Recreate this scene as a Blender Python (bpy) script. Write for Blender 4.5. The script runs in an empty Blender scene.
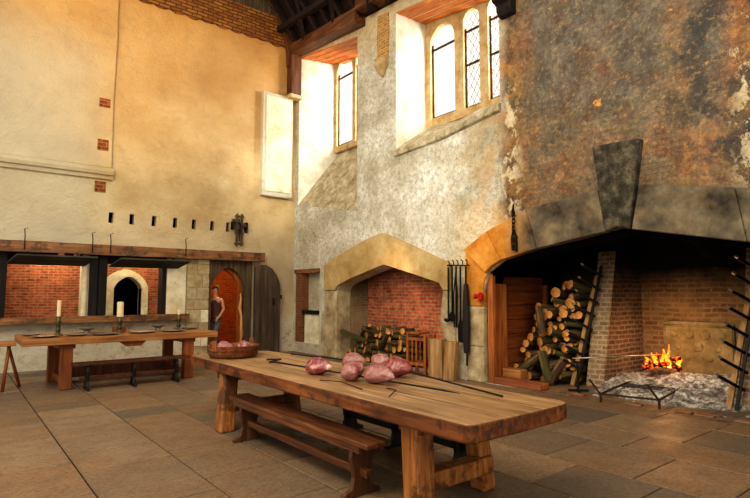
import bpy, bmesh, math, random
from mathutils import Vector, Matrix, noise
from mathutils.geometry import tessellate_polygon
random.seed(7)
sc = bpy.context.scene
C = sc.collection
R = math.radians
PI = math.pi

# ------------------------------------------------------------------ camera
cam_d = bpy.data.cameras.new('camera'); cam = bpy.data.objects.new('camera', cam_d); C.objects.link(cam)
cam_d.sensor_width = 36; cam_d.lens = 36*530/750; cam_d.clip_start = .05; cam_d.clip_end = 200
cam.location = (0, 0, 1.75); cam.rotation_euler = (R(90+4.853), 0, R(-38.625))
sc.camera = cam

# ------------------------------------------------------------------ node helpers
def srgb(c):
    return tuple(((v/255)/12.92 if v/255 <= .04045 else ((v/255+.055)/1.055)**2.4) for v in c)+(1,)

class NT:
    def __init__(s, name):
        s.m = bpy.data.materials.new(name); s.m.use_nodes = True
        s.t = s.m.node_tree; s.n = s.t.nodes; s.l = s.t.links
        s.b = s.n['Principled BSDF']
        s.tc = s.n.new('ShaderNodeTexCoord')
    def new(s, kind, **kw):
        n = s.n.new(kind)
        for k, v in kw.items():
            if hasattr(n, k): setattr(n, k, v)
            else: n.inputs[k.replace('_', ' ')].default_value = v
        return n
    def co(s, scale=(1, 1, 1), rot=(0, 0, 0), src=None):
        mp = s.n.new('ShaderNodeMapping'); mp.inputs['Scale'].default_value = scale; mp.inputs['Rotation'].default_value = rot
        s.l.new(src or s.tc.outputs['Object'], mp.inputs['Vector']); return mp.outputs[0]
    def noise(s, scale, detail=5, rough=.6, vec=None, dist=0):
        n = s.n.new('ShaderNodeTexNoise'); n.inputs['Scale'].default_value = scale; n.inputs['Detail'].default_value = detail
        n.inputs['Roughness'].default_value = rough; n.inputs['Distortion'].default_value = dist
        s.l.new(vec or s.tc.outputs['Object'], n.inputs['Vector']); return n.outputs['Fac']
    def ramp(s, fac, stops, interp='LINEAR'):
        r = s.n.new('ShaderNodeValToRGB'); r.color_ramp.interpolation = interp
        el = r.color_ramp.elements
        while len(el) < len(stops): el.new(.5)
        for e, (p, c) in zip(el, stops):
            e.position = p; e.color = srgb(c) if isinstance(c, tuple) else (c, c, c, 1)
        s.l.new(fac, r.inputs[0]); return r.outputs[0]
    def mix(s, fac, a, b, mode='MIX'):
        m = s.n.new('ShaderNodeMix'); m.data_type = 'RGBA'; m.blend_type = mode
        for sock, v in ((m.inputs[0], fac), (m.inputs[6], a), (m.inputs[7], b)):
            if isinstance(v, bpy.types.NodeSocket): s.l.new(v, sock)
            elif isinstance(v, tuple): sock.default_value = srgb(v)
            else: sock.default_value = v
        return m.outputs[2]
    def math(s, op, a, b=0., c=None, clamp=False):
        m = s.n.new('ShaderNodeMath'); m.operation = op; m.use_clamp = clamp
        for i, v in enumerate((a, b, c)):
            if v is None: continue
            if isinstance(v, bpy.types.NodeSocket): s.l.new(v, m.inputs[i])
            else: m.inputs[i].default_value = v
        return m.outputs[0]
    def sep(s):
        x = s.n.new('ShaderNodeSeparateXYZ'); s.l.new(s.tc.outputs['Object'], x.inputs[0]); return x.outputs
    def rng(s, v, a, b, c=0., d=1.):
        m = s.n.new('ShaderNodeMapRange'); s.l.new(v, m.inputs[0])
        for i, q in enumerate((a, b, c, d)): m.inputs[i+1].default_value = q
        return m.outputs[0]
    def bump(s, h, strength=.3, dist=.02):
        b = s.n.new('ShaderNodeBump'); b.inputs['Strength'].default_value = strength; b.inputs['Distance'].default_value = dist
        s.l.new(h, b.inputs['Height'])
        prev = s.b.inputs['Normal']
        if prev.is_linked: s.l.new(prev.links[0].from_socket, b.inputs['Normal'])
        s.l.new(b.outputs[0], s.b.inputs['Normal']); return s
    def done(s, col, rough=.8, spec=.3, metal=0.):
        if isinstance(col, bpy.types.NodeSocket): s.l.new(col, s.b.inputs['Base Color'])
        else: s.b.inputs['Base Color'].default_value = srgb(col)
        if isinstance(rough, bpy.types.NodeSocket): s.l.new(rough, s.b.inputs['Roughness'])
        else: s.b.inputs['Roughness'].default_value = rough
        s.b.inputs['Specular IOR Level'].default_value = spec; s.b.inputs['Metallic'].default_value = metal
        return s.m

def wood(name, dark, mid, light, axis='y', rough=.6, grain=1., worn=None):
    t = NT(name); sc_ = {'x': (.6, 9, 9), 'y': (9, .6, 9), 'z': (9, 9, .6)}[axis]
    v = t.co(tuple(q*grain for q in sc_))
    f = t.noise(1.6, 6, .65, v, .6)
    c = t.ramp(f, [(.3, dark), (.5, mid), (.7, light)])
    g = t.noise(1.1, 3, .5)
    c = t.mix(t.ramp(g, [(.4, 0.), (.7, .55)]), c, dark)
    if worn:
        w = t.noise(3.5, 6, .7)
        c = t.mix(t.ramp(w, [(.5, 0.), (.6, .8)]), c, worn)
    t.bump(f, .35, .01)
    return t.done(c, rough, .35)

def brickmat(name, axis, c1, c2, mortar, bw=.24, bh=.075, ms=.012, soot=None, dirt=.5, rough=.9, tint=None, seed=0.):
    t = NT(name); s = t.sep(); cx = t.n.new('ShaderNodeCombineXYZ')
    wob = t.noise(2.2, 2, .5)
    u = s[1] if axis == 'x' else s[0]
    t.l.new(t.math('ADD', u, t.math('MULTIPLY', wob, .05)), cx.inputs[0]); t.l.new(t.math('ADD', s[2], t.math('MULTIPLY', t.noise(1.7, 3, .6), .07)), cx.inputs[1])
    cx.inputs[2].default_value = seed
    b = t.n.new('ShaderNodeTexBrick'); t.l.new(cx.outputs[0], b.inputs['Vector'])
    b.inputs['Scale'].default_value = 1; b.inputs['Brick Width'].default_value = bw; b.inputs['Row Height'].default_value = bh
    b.inputs['Mortar Size'].default_value = ms; b.inputs['Mortar Smooth'].default_value = .3; b.inputs['Bias'].default_value = 0
    b.inputs['Color1'].default_value = srgb(c1); b.inputs['Color2'].default_value = srgb(c2); b.inputs['Mortar'].default_value = srgb(mortar)
    n = t.noise(5, 6, .7)
    c = t.mix(t.ramp(n, [(.35, 0.), (.75, dirt)]), b.outputs['Color'], (60, 38, 28))
    n2 = t.noise(14, 4, .7)
    c = t.mix(t.ramp(n2, [(.5, 0.), (.7, .5)]), c, mortar)
    if tint: c = t.mix(t.ramp(t.noise(1.2, 4, .6), [(.42, 0.), (.62, .75)]), c, tint)
    if soot:
        z0, z1 = soot
        m = t.math('ADD', t.rng(s[2], z0, z1), t.math('MULTIPLY', t.math('SUBTRACT', t.noise(1.5, 4, .6), .5), .7), clamp=True)
        c = t.mix(m, c, (7, 6, 6))
    t.bump(b.outputs['Fac'], -.6, .02).bump(n2, .4, .015)
    return t.done(c, rough, .15)

def stone(name, a, b, c_, scale=2.5, soot=None, rough=.85, bumps=.5):
    t = NT(name); f = t.noise(scale, 7, .65)
    c = t.ramp(f, [(.3, a), (.5, b), (.7, c_)])
    f2 = t.noise(scale*6, 4, .7)
    c = t.mix(t.ramp(f2, [(.45, 0.), (.75, .45)]), c, a)
    if soot:
        s = t.sep(); m = None
        for (ax, v0, v1) in soot:
            q = t.rng(s[ax], v0, v1)
            m = q if m is None else t.math('MULTIPLY', m, q)
        m = t.math('ADD', m, t.math('MULTIPLY', t.math('SUBTRACT', t.noise(3., 5, .6), .5), .5), clamp=True)
        c = t.mix(m, c, t.ramp(f, [(.32, (52, 46, 38)), (.5, (104, 94, 76)), (.7, (146, 132, 106))]))
    t.bump(f2, bumps, .02).bump(f, bumps, .04)
    return t.done(c, rough, .25)

def plain(name, col, rough=.6, spec=.4, metal=0., var=.25, scale=8):
    t = NT(name); d = tuple(int(q*(1-var)) for q in col)
    f = t.noise(scale, 5, .6)
    t.bump(f, .2, .01)
    return t.done(t.ramp(f, [(.35, d), (.65, col)]), rough, spec, metal)

M = {}
# plaster of the left wall: cream, lamplight painted in as orange high up, worn and grey low down
t = NT('cream_plaster'); s = t.sep()
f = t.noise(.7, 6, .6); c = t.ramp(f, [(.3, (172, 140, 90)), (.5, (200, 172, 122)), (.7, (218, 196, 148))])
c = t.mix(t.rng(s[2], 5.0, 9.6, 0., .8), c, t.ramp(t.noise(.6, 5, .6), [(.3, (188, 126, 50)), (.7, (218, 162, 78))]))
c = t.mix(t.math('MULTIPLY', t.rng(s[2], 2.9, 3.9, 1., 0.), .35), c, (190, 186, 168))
c = t.mix(t.ramp(t.noise(1.7, 7, .7), [(.58, 0.), (.72, .5)]), c, (168, 140, 92))
c = t.mix(t.math('MULTIPLY', t.ramp(t.noise(5, 6, .75), [(.62, 0.), (.68, 1.)]), t.rng(s[2], 1.2, .5, 0., .85)), c, (110, 88, 60))
c = t.mix(t.math('MULTIPLY', t.rng(s[2], 1.15, 1.0), .6), c, t.ramp(t.noise(4, 8, .75), [(.4, (150, 128, 96)), (.5, (214, 206, 186))]))
crk = t.noise(2.2, 9, .75, dist=1.5)
c = t.mix(t.ramp(t.noise(3.2, 9, .75, t.co((1, 1, 1.6), (.2, .5, 0)), 1.), [(.50, 0.), (.64, .22)]), c, (150, 126, 90))
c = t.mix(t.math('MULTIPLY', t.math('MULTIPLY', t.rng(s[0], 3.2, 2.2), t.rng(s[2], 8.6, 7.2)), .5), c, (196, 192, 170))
t.bump(t.noise(1.3, 7, .65), .6, .14).bump(t.noise(7, 6, .7, t.co((1, 1, 2.2), (0, .5, 0)), 1.5), .5, .04).bump(crk, .6, .07)
M['plaster_a'] = t.done(c, .42, .5)
# plaster of the window wall, turning into burnt and rusty masonry over the hearth
t = NT('chimney_wall'); s = t.sep()
f = t.noise(1.1, 8, .68)
white = t.ramp(f, [(.25, (160, 150, 124)), (.42, (190, 182, 158)), (.53, (214, 210, 192)), (.66, (236, 234, 222))])
white = t.mix(t.ramp(t.noise(9, 10, .85), [(.48, 0.), (.60, .65)]), white, (120, 112, 92))
white = t.mix(t.ramp(t.noise(30, 6, .8), [(.5, 0.), (.62, .45)]), white, (92, 86, 72))
white = t.mix(t.math('MULTIPLY', t.rng(s[1], 8.6, 6.8), t.ramp(t.noise(2, 5, .6), [(.4, 0.), (.6, .5)])), white, (196, 152, 84))
white = t.mix(t.math('MULTIPLY', t.rng(s[2], 3.9, 2.2), .25), white, (206, 184, 140))
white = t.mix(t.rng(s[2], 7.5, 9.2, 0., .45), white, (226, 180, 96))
cy = t.n.new('ShaderNodeCombineXYZ'); t.l.new(t.math('ADD', s[1], t.math('MULTIPLY', t.noise(2, 3, .5), .1)), cy.inputs[0]); t.l.new(t.math('ADD', s[2], t.math('MULTIPLY', t.noise(1.3, 4, .6), .12)), cy.inputs[1])
bk = t.n.new('ShaderNodeTexBrick'); t.l.new(cy.outputs[0], bk.inputs['Vector'])
for k_, v_ in (('Scale', 1), ('Brick Width', .26), ('Row Height', .085), ('Mortar Size', .014), ('Mortar Smooth', .6)): bk.inputs[k_].default_value = v_
base = t.ramp(t.noise(1.4, 9, .74), [(.30, (66, 56, 44)), (.42, (116, 94, 66)), (.50, (158, 124, 78)), (.57, (132, 86, 50)), (.68, (196, 140, 72))])
sl = t.ramp(t.noise(2.6, 9, .78), [(.32, (44, 44, 42)), (.46, (84, 84, 78)), (.56, (118, 114, 102)), (.7, (164, 150, 120))])
cen = t.math('MULTIPLY', t.rng(s[1], 6.15, 5.5), t.math('ADD', t.rng(s[1], 2.7, 3.5), t.math('MULTIPLY', t.rng(s[1], 3.1, 2.9), t.rng(s[1], 2.3, 2.7)), clamp=True))
cen = t.math('MULTIPLY', cen, t.rng(s[2], 4.0, 5.6, .55, 1.))
cen = t.math('ADD', cen, t.math('MULTIPLY', t.math('SUBTRACT', t.noise(1.3, 8, .72), .5), 1.8), clamp=True)
rust = t.mix(t.math('MULTIPLY', cen, .85), base, sl)
crs = t.math('MULTIPLY', t.math('MULTIPLY', bk.outputs['Fac'], t.rng(s[2], 6.0, 5.0, .0, .3)), t.ramp(t.noise(1.1, 4, .6), [(.42, 0.), (.55, 1.)]))
rust = t.mix(crs, rust, (48, 38, 28))
edge = t.math('SUBTRACT', 1., cen, clamp=True)
n_or = t.ramp(t.noise(2.6, 10, .8), [(.53, 0.), (.60, 1.)])
rust = t.mix(t.math('MULTIPLY', n_or, t.math('ADD', t.math('MULTIPLY', edge, .8), .03)), rust, (204, 132, 52))
rust = t.mix(t.ramp(t.noise(3.4, 9, .78, t.co((1, 1, 1.5))), [(.55, 0.), (.63, .55)]), rust, (122, 60, 34))
dk = t.math('MULTIPLY', t.ramp(t.noise(1.7, 6, .65, t.co((1, 1, 1), (.5, 0, 1))), [(.52, 0.), (.60, .8)]), t.math('ADD', t.rng(s[1], 3.4, 2.9), t.math('MULTIPLY', t.rng(s[1], 5.7, 6.1), .7), clamp=True))
rust = t.mix(dk, rust, (58, 58, 56))
e2 = t.math('ADD', t.rng(s[1], 5.9, 6.2), t.rng(s[1], 2.62, 2.3), clamp=True)
n_cr = t.ramp(t.noise(2.6, 10, .76, t.co((1, 1, .7), (.3, .2, 0))), [(.52, 0.), (.54, 1.)])
low = t.math('MULTIPLY', t.rng(s[2], 6.1, 5.4), t.rng(s[2], 2.9, 3.4))
rust = t.mix(t.math('MULTIPLY', n_cr, t.math('MULTIPLY', e2, low)), rust, (224, 206, 168))
n_cr2 = t.ramp(t.noise(3.1, 6, .6, t.co((1, 1, 1), (1, 2, 0))), [(.68, 0.), (.70, 1.)])
rust = t.mix(n_cr2, rust, (222, 158, 84))
fine = t.noise(16, 9, .82)
rust = t.mix(t.ramp(fine, [(.44, 0.), (.58, .7)]), rust, t.mix(.55, rust, (28, 24, 19)))
rust = t.mix(t.ramp(t.noise(12, 8, .8, t.co((1, 1, 1), (2, 1, 0))), [(.54, 0.), (.62, .45)]), rust, (204, 164, 104))
t.bump(bk.outputs['Fac'], -.25, .02).bump(fine, .6, .03)
msk = t.math('ADD', t.math('MULTIPLY', t.math('SUBTRACT', 6.58, s[1]), 3.2), t.math('MULTIPLY', t.math('SUBTRACT', t.noise(1.6, 7, .7), .5), 2.6), clamp=True)
c = t.mix(msk, white, rust)
t.bump(t.noise(1.6, 7, .7), .6, .12).bump(t.noise(11, 7, .75), .55, .03)
M['plaster_b'] = t.done(c, .5, .4)
t = NT('reveal_plaster'); f = t.noise(2, 7, .65)
c = t.ramp(f, [(.3, (186, 176, 146)), (.6, (232, 226, 206))])
t.bump(f, .5, .06); M['reveal'] = t.done(c, .6, .3)
t = NT('sill_plaster'); f = t.noise(4, 8, .75)
c = t.ramp(f, [(.3, (112, 98, 72)), (.5, (176, 162, 130)), (.7, (222, 214, 188))])
t.bump(f, .8, .08); M['sill'] = t.done(c, .8, .2)
t = NT('whitewash'); f = t.noise(2.5, 7, .65)
c = t.ramp(f, [(.3, (196, 178, 136)), (.6, (236, 226, 196))]); c = t.mix(t.ramp(t.noise(6, 6, .7), [(.6, 0.), (.7, .6)]), c, (150, 120, 76))
t.bump(f, .4, .05); M['whitewash'] = t.done(c, .7, .3)

M['brick_red'] = brickmat('red_brick', 'x', (222, 116, 76), (176, 72, 46), (186, 146, 114), dirt=.9, bw=.27, bh=.09, ms=.018, soot=(2.0, 3.2))
M['brick_room'] = brickmat('hatch_brick', 'y', (206, 108, 74), (160, 74, 50), (190, 150, 112), bw=.2, bh=.07, dirt=.8, rough=.9)
M['brick_lane'] = brickmat('passage_brick', 'y', (176, 80, 40), (140, 58, 30), (150, 108, 66))
M['brick_hearth_x'] = brickmat('hearth_brick_back', 'x', (142, 104, 68), (104, 74, 50), (138, 118, 84), soot=(1.5, 2.3), tint=(140, 120, 80), bw=.28, bh=.095, ms=.018)
M['brick_hearth_y'] = brickmat('hearth_brick_side', 'y', (120, 88, 70), (80, 66, 56), (140, 130, 112), soot=(1.1, 2.4), bw=.26, bh=.09, ms=.018)
M['brick_small_y'] = brickmat('small_fireplace_side', 'y', (136, 108, 78), (110, 86, 60), (150, 130, 98), soot=(1.2, 2.9), tint=(150, 128, 94))
M['brick_gable'] = brickmat('gable_brick', 'y', (176, 118, 58), (140, 84, 40), (96, 62, 30), bw=.3, bh=.1, ms=.02)
M['brick_strip'] = brickmat('strip_brick', 'x', (190, 140, 84), (150, 100, 54), (196, 162, 104), bw=.2, bh=.08, ms=.02)
M['brick_patch'] = brickmat('patch_brick', 'y', (150, 72, 40), (110, 50, 28), (170, 130, 84), bw=.2, bh=.09, dirt=.7)
M['brick_niche'] = brickmat('niche_brick', 'x', (150, 90, 56), (120, 68, 40), (130, 106, 76), bw=.2, bh=.08)
M['stone_small'] = stone('ochre_stone', (156, 126, 76), (184, 156, 104), (204, 182, 134), 1.8)
M['stone_pier'] = stone('grey_cream_stone', (130, 110, 82), (176, 156, 120), (210, 194, 158), 3)
M['stone_big'] = stone('sooty_lamplit_arch_stone', (150, 96, 34), (196, 134, 52), (214, 160, 84), 1.8, soot=[(1, 6.5, 5.7)])  # orange base paints lamplight on the left haunch; soot greys the rest
M['stone_key'] = stone('keystone_stone', (26, 24, 20), (70, 64, 52), (118, 108, 88), 6)
M['stone_gothic'] = stone('tracery_stone', (150, 118, 70), (188, 160, 112), (206, 186, 148), 4)
M['pier_face'] = brickmat('lit_pier_brick', 'x', (160, 132, 100), (130, 104, 78), (176, 160, 130), soot=(2.0, 2.9), bw=.2, bh=.09, ms=.016)
M['pale_branch'] = wood('pale_branch_wood', (150, 96, 50), (214, 158, 92), (232, 184, 122), 'z', .6)
M['stone_block'] = stone('pale_block_stone', (150, 128, 88), (184, 164, 122), (206, 190, 152), 4)
M['iron'] = plain('black_iron', (34, 31, 29), .5, .5, .6)
M['iron_rust'] = plain('rusty_iron', (72, 50, 38), .75, .3, .3)
M['iron_bright'] = plain('worn_steel', (170, 164, 150), .4, .5, .6)
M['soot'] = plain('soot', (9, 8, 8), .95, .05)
M['oak_beam'] = wood('oak_beam', (88, 56, 30), (142, 96, 56), (176, 130, 84), 'x', worn=(70, 52, 38))
M['roof_oak'] = wood('roof_oak', (48, 26, 12), (98, 56, 26), (144, 90, 46), 'y', .6)
M['roof_oak_z'] = wood('roof_oak_upright', (48, 26, 12), (92, 52, 26), (130, 80, 42), 'z', .6)
M['roof_dark'] = wood('roof_boards', (16, 8, 5), (34, 18, 9), (58, 32, 16), 'y', .8)
M['soffit'] = wood('soffit_boards', (150, 72, 24), (216, 126, 54), (238, 166, 92), 'y', .6)
M['black_wood'] = wood('blackened_wood', (14, 11, 9), (30, 24, 19), (48, 38, 29), 'z', .8)
M['flap_wood'] = wood('shutter_wood', (38, 36, 31), (66, 62, 53), (86, 80, 66), 'x', .8)
M['door_wood'] = wood('door_wood', (44, 34, 26), (80, 64, 50), (108, 90, 70), 'z', .75)
M['frame_wood'] = wood('door_frame_wood', (44, 35, 25), (90, 74, 52), (122, 102, 74), 'z', .8)
M['panel_wood'] = wood('orange_panel_wood', (84, 42, 18), (128, 70, 32), (156, 92, 48), 'x', .6)
M['panel_post'] = wood('orange_post_wood', (104, 54, 22), (160, 92, 42), (190, 124, 66), 'z', .6)
M['top_wood'] = wood('scrubbed_tabletop', (96, 64, 36), (156, 120, 80), (188, 154, 112), 'y', .42, 1.6)
M['edge_wood'] = wood('dark_table_edge', (56, 28, 12), (112, 62, 28), (150, 92, 46), 'y', .5, 1., worn=(48, 26, 14))
M['leg_wood'] = wood('worn_table_leg', (96, 56, 24), (158, 100, 46), (190, 134, 72), 'z', .55, 1.3, worn=(58, 32, 16))
M['legdark_wood'] = wood('brown_table_leg', (62, 34, 16), (106, 62, 30), (136, 86, 46), 'z', .6)
M['bench_wood'] = wood('bench_wood', (50, 28, 16), (92, 54, 30), (138, 90, 54), 'y', .4)
M['bench_wood_x'] = wood('bench_wood_crosswise', (44, 22, 12), (78, 42, 22), (112, 68, 38), 'x', .5)
M['bench_leg'] = wood('bench_leg_wood', (46, 26, 15), (84, 50, 29), (116, 74, 45), 'z', .5)
M['bench_black'] = wood('black_bench_wood', (14, 11, 10), (28, 22, 18), (44, 34, 28), 'z', .5)
M['far_top'] = wood('far_tabletop', (108, 66, 30), (160, 106, 56), (190, 138, 84), 'x', .5)
M['far_leg'] = wood('far_table_leg', (86, 42, 16), (134, 72, 30), (160, 94, 44), 'z', .55)
M['tub_wood'] = wood('tub_wood', (74, 36, 18), (120, 66, 34), (152, 92, 52), 'z', .6, 2.)
M['pale_wood'] = wood('pale_split_wood', (128, 92, 52), (170, 130, 82), (200, 164, 116), 'z', .7)
M['chair_wood'] = wood('stool_wood', (110, 56, 22), (162, 92, 42), (190, 120, 62), 'z', .6)
M['bark'] = wood('bark', (40, 30, 20), (80, 62, 40), (140, 118, 80), 'z', .9, 2.2)
M['bark_green'] = wood('mossy_bark', (44, 40, 20), (82, 76, 38), (116, 108, 62), 'z', .9, 1.5)
t = NT('cut_wood_end'); f = t.noise(6, 4, .6); M['cut'] = t.done(t.ramp(f, [(.38, (150, 92, 42)), (.52, (202, 146, 80)), (.66, (232, 190, 124))]), .8, .2)
M['pewter'] = plain('pewter', (150, 150, 146), .32, .5, .75, .15)
M['brass'] = plain('dull_brass', (96, 84, 50), .4, .5, .7)
M['wax'] = plain('candle_wax', (226, 206, 160), .5, .4, 0, .08)
t = NT('raw_meat'); f = t.noise(9, 6, .65, dist=.8); f2 = t.noise(4, 4, .5)
c = t.ramp(f, [(.36, (100, 38, 42)), (.47, (140, 80, 80)), (.56, (172, 124, 116)), (.68, (208, 184, 166))])
c = t.mix(t.ramp(f2, [(.42, 0.), (.6, .7)]), c, (156, 108, 102)); t.bump(f, .6, .03)
M['meat'] = t.done(c, .35, .5); t.b.inputs['Subsurface Weight'].default_value = .15
t = NT('dark_red_meat'); f = t.noise(8, 6, .65, dist=.8)
c = t.ramp(f, [(.36, (84, 24, 28)), (.47, (128, 52, 54)), (.56, (160, 98, 92)), (.66, (206, 172, 154))]); t.bump(f, .4, .02)
M['meat_dark'] = t.done(c, .32, .5)
t = NT('ash'); f = t.noise(9, 9, .85); c = t.ramp(f, [(.38, (48, 42, 38)), (.47, (134, 124, 112)), (.58, (226, 218, 206))]); c = t.mix(t.ramp(t.noise(2.2, 5, .6), [(.5, 0.), (.62, .6)]), c, (84, 72, 62)); t.bump(f, 1., .05)
M['ash'] = t.done(c, .95, .1)
t = NT('flame'); f = t.noise(6, 3, .5); s = t.sep()
em = t.ramp(t.math('ADD', t.rng(s[2], 0., .28, 0., .7), t.math('MULTIPLY', f, .35)), [(.15, (255, 190, 90)), (.5, (255, 120, 30)), (.9, (190, 50, 10))])
t.l.new(em, t.b.inputs['Emission Color']); t.b.inputs['Emission Strength'].default_value = 2.6; M['flame'] = t.done((255, 120, 40), .9, 0.)
t = NT('ember'); f = t.noise(14, 5, .7); em = t.ramp(f, [(.5, (0, 0, 0)), (.62, (255, 90, 20))]); t.l.new(em, t.b.inputs['Emission Color']); t.b.inputs['Emission Strength'].default_value = 2.5
M['ember'] = t.done((30, 24, 20), .9, .1)
M['red_cloth'] = plain('red_cloth', (186, 34, 22), .8, .2)
M['leather'] = plain('dark_leather', (40, 36, 36), .5, .4)
M['wallglass'] = None
# leaded glass: almost clear, so the bright day behind it shows
t = NT('window_glass'); tr = t.n.new('ShaderNodeBsdfTransparent'); mx = t.n.new('ShaderNodeMixShader'); mx.inputs[0].default_value = .12
out = t.n['Material Output']; t.l.new(tr.outputs[0], mx.inputs[1]); t.l.new(t.b.outputs[0], mx.inputs[2]); t.l.new(mx.outputs[0], out.inputs[0])
M['glass'] = t.done((240, 244, 246), .2, .5)
# flagstones
t = NT('flagstone'); at = t.n.new('ShaderNodeVertexColor'); at.layer_name = 'slab'
f = t.noise(2.2, 7, .68); f2 = t.noise(22, 5, .7)
c = t.mix(t.ramp(f, [(.3, .0), (.72, .62)]), at.outputs[0], (92, 68, 44))
c = t.mix(t.ramp(t.noise(.9, 5, .6), [(.45, 0.), (.7, .5)]), c, (138, 98, 62))
c = t.mix(t.ramp(f2, [(.46, 0.), (.62, .5)]), c, (66, 56, 44))
c = t.mix(t.ramp(t.noise(34, 5, .8), [(.56, 0.), (.64, .3)]), c, (186, 164, 130))
t.bump(f, .35, .02).bump(f2, .25, .006)
M['flag'] = t.done(c, t.ramp(f, [(.3, .42), (.7, .68)]), .4)
M['grout'] = plain('floor_joint', (64, 50, 38), .95, .1)

# ------------------------------------------------------------------ mesh helpers
def setp(o, label=None, cat=None, group=None, kind=None):
    if label: o['label'] = label
    if cat: o['category'] = cat
    if group: o['group'] = group
    if kind: o['kind'] = kind
    return o

def link(name, bm, mats, parent=None, smooth=False, bevel=0, loc=None):
    bmesh.ops.recalc_face_normals(bm, faces=bm.faces)
    me = bpy.data.meshes.new(name); bm.to_mesh(me); bm.free()
    if not isinstance(mats, (list, tuple)): mats = [mats]
    for m in mats: me.materials.append(m)
    if smooth:
        for p in me.polygons: p.use_smooth = True
    o = bpy.data.objects.new(name, me); C.objects.link(o)
    if parent: o.parent = parent
    if loc: o.location = loc
    if bevel:
        b = o.modifiers.new('bevel', 'BEVEL'); b.width = bevel; b.segments = 2; b.limit_method = 'ANGLE'; b.angle_limit = R(35)
    return o

def thing(name, label, cat, loc=(0, 0, 0), rotz=0, group=None, kind=None):
    o = bpy.data.objects.new(name, None); C.objects.link(o); o.location = loc; o.rotation_euler = (0, 0, rotz); o.empty_display_size = .1
    return setp(o, label, cat, group, kind)

def dup(root, loc=None, rot=None, label=None, scale=None):
    r = root.copy(); C.objects.link(r)
    if loc is not None: r.location = loc
    if rot is not None: r.rotation_euler = rot
    if scale is not None: r.scale = scale
    if label: r['label'] = label
    for ch in list(root.children):
        c_ = ch.copy(); C.objects.link(c_); c_.parent = r
        for g in ch.children:
            d = g.copy(); C.objects.link(d); d.parent = c_
    return r

def box(bm, x0, x1, y0, y1, z0, z1, mi=0):
    vs = [bm.verts.new(p) for p in ((x0, y0, z0), (x1, y0, z0), (x1, y1, z0), (x0, y1, z0), (x0, y0, z1), (x1, y0, z1), (x1, y1, z1), (x0, y1, z1))]
    for q in ((0, 1, 2, 3), (4, 5, 6, 7), (0, 1, 5, 4), (1, 2, 6, 5), (2, 3, 7, 6), (3, 0, 4, 7)):
        bm.faces.new([vs[i] for i in q]).material_index = mi
    return vs

def hexa(bm, pts, mi=0):        # eight corners, bottom four then top four
    vs = [bm.verts.new(p) for p in pts]
    for q in ((0, 1, 2, 3), (4, 5, 6, 7), (0, 1, 5, 4), (1, 2, 6, 5), (2, 3, 7, 6), (3, 0, 4, 7)):
        bm.faces.new([vs[i] for i in q]).material_index = mi

def prism(bm, outer, w0, w1, plane='x', holes=(), mi=0, side_mi=None):
    """polygon (u,v) swept from w0 to w1; plane x: u=y v=z w=x, plane y: u=x v=z w=y, plane z: u=x v=y w=z"""
    f = {'x': lambda u, v, w: (w, u, v), 'y': lambda u, v, w: (u, w, v), 'z': lambda u, v, w: (u, v, w)}[plane]
    loops = [list(outer)]+[list(h) for h in holes]
    flat = [p for l in loops for p in l]
    tris = tessellate_polygon([[Vector((p[0], p[1], 0)) for p in l] for l in loops])
    A = [bm.verts.new(f(p[0], p[1], w0)) for p in flat]; B = [bm.verts.new(f(p[0], p[1], w1)) for p in flat]
    for a, b, c_ in tris:
        for V in (A, B):
            try: bm.faces.new((V[a], V[b], V[c_])).material_index = mi
            except ValueError: pass
    i0 = 0
    for l in loops:
        n = len(l)
        for i in range(n):
            a, b = i0+i, i0+(i+1) % n
            bm.faces.new((A[a], A[b], B[b], B[a])).material_index = mi if side_mi is None else side_mi
        i0 += n

def tube(bm, pts, r, seg=8, mi=0, cap_mi=None, rs=None):
    pts = [Vector(p) for p in pts]; rings = []
    for i, p in enumerate(pts):
        d = (pts[min(i+1, len(pts)-1)]-pts[max(i-1, 0)]).normalized()
        up = Vector((0, 0, 1)) if abs(d.z) < .9 else Vector((1, 0, 0))
        a = d.cross(up).normalized(); b = d.cross(a).normalized()
        rr = rs[i] if rs else r
        rings.append([bm.verts.new(p+a*rr*math.cos(2*PI*k/seg)+b*rr*math.sin(2*PI*k/seg)) for k in range(seg)])
    for i in range(len(rings)-1):
        for k in range(seg):
            bm.faces.new((rings[i][k], rings[i][(k+1) % seg], rings[i+1][(k+1) % seg], rings[i+1][k])).material_index = mi
    for q in (rings[0], rings[-1]):
        bm.faces.new(q).material_index = mi if cap_mi is None else cap_mi

def lathe(bm, prof, seg=20, cx=0, cy=0, mi=0, sx=1, sy=1):
    rings = []
    for r, z in prof:
        rings.append([bm.verts.new((cx+r*sx*math.cos(2*PI*k/seg), cy+r*sy*math.sin(2*PI*k/seg), z)) for k in range(seg)])
    for i in range(len(rings)-1):
        for k in range(seg):
            bm.faces.new((rings[i][k], rings[i][(k+1) % seg], rings[i+1][(k+1) % seg], rings[i+1][k])).material_index = mi
    bm.faces.new(rings[0]).material_index = mi; bm.faces.new(rings[-1]).material_index = mi

def beam(bm, a, b, w, h, mi=0):      # square-section bar between two points
    a, b = Vector(a), Vector(b); d = (b-a).normalized()
    up = Vector((0, 0, 1)) if abs(d.z) < .95 else Vector((1, 0, 0))
    s_ = d.cross(up).normalized()*w/2; u = s_.cross(d).normalized()*h/2
    hexa(bm, [a-s_-u, a+s_-u, b+s_-u, b-s_-u, a-s_+u, a+s_+u, b+s_+u, b-s_+u], mi)

def NB(): return bmesh.new()
def struct(name, bm, mats, parent=None, **k):
    o = link(name, bm, mats, parent, **k)
    if not parent: o['kind'] = 'structure'
    return o

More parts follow.
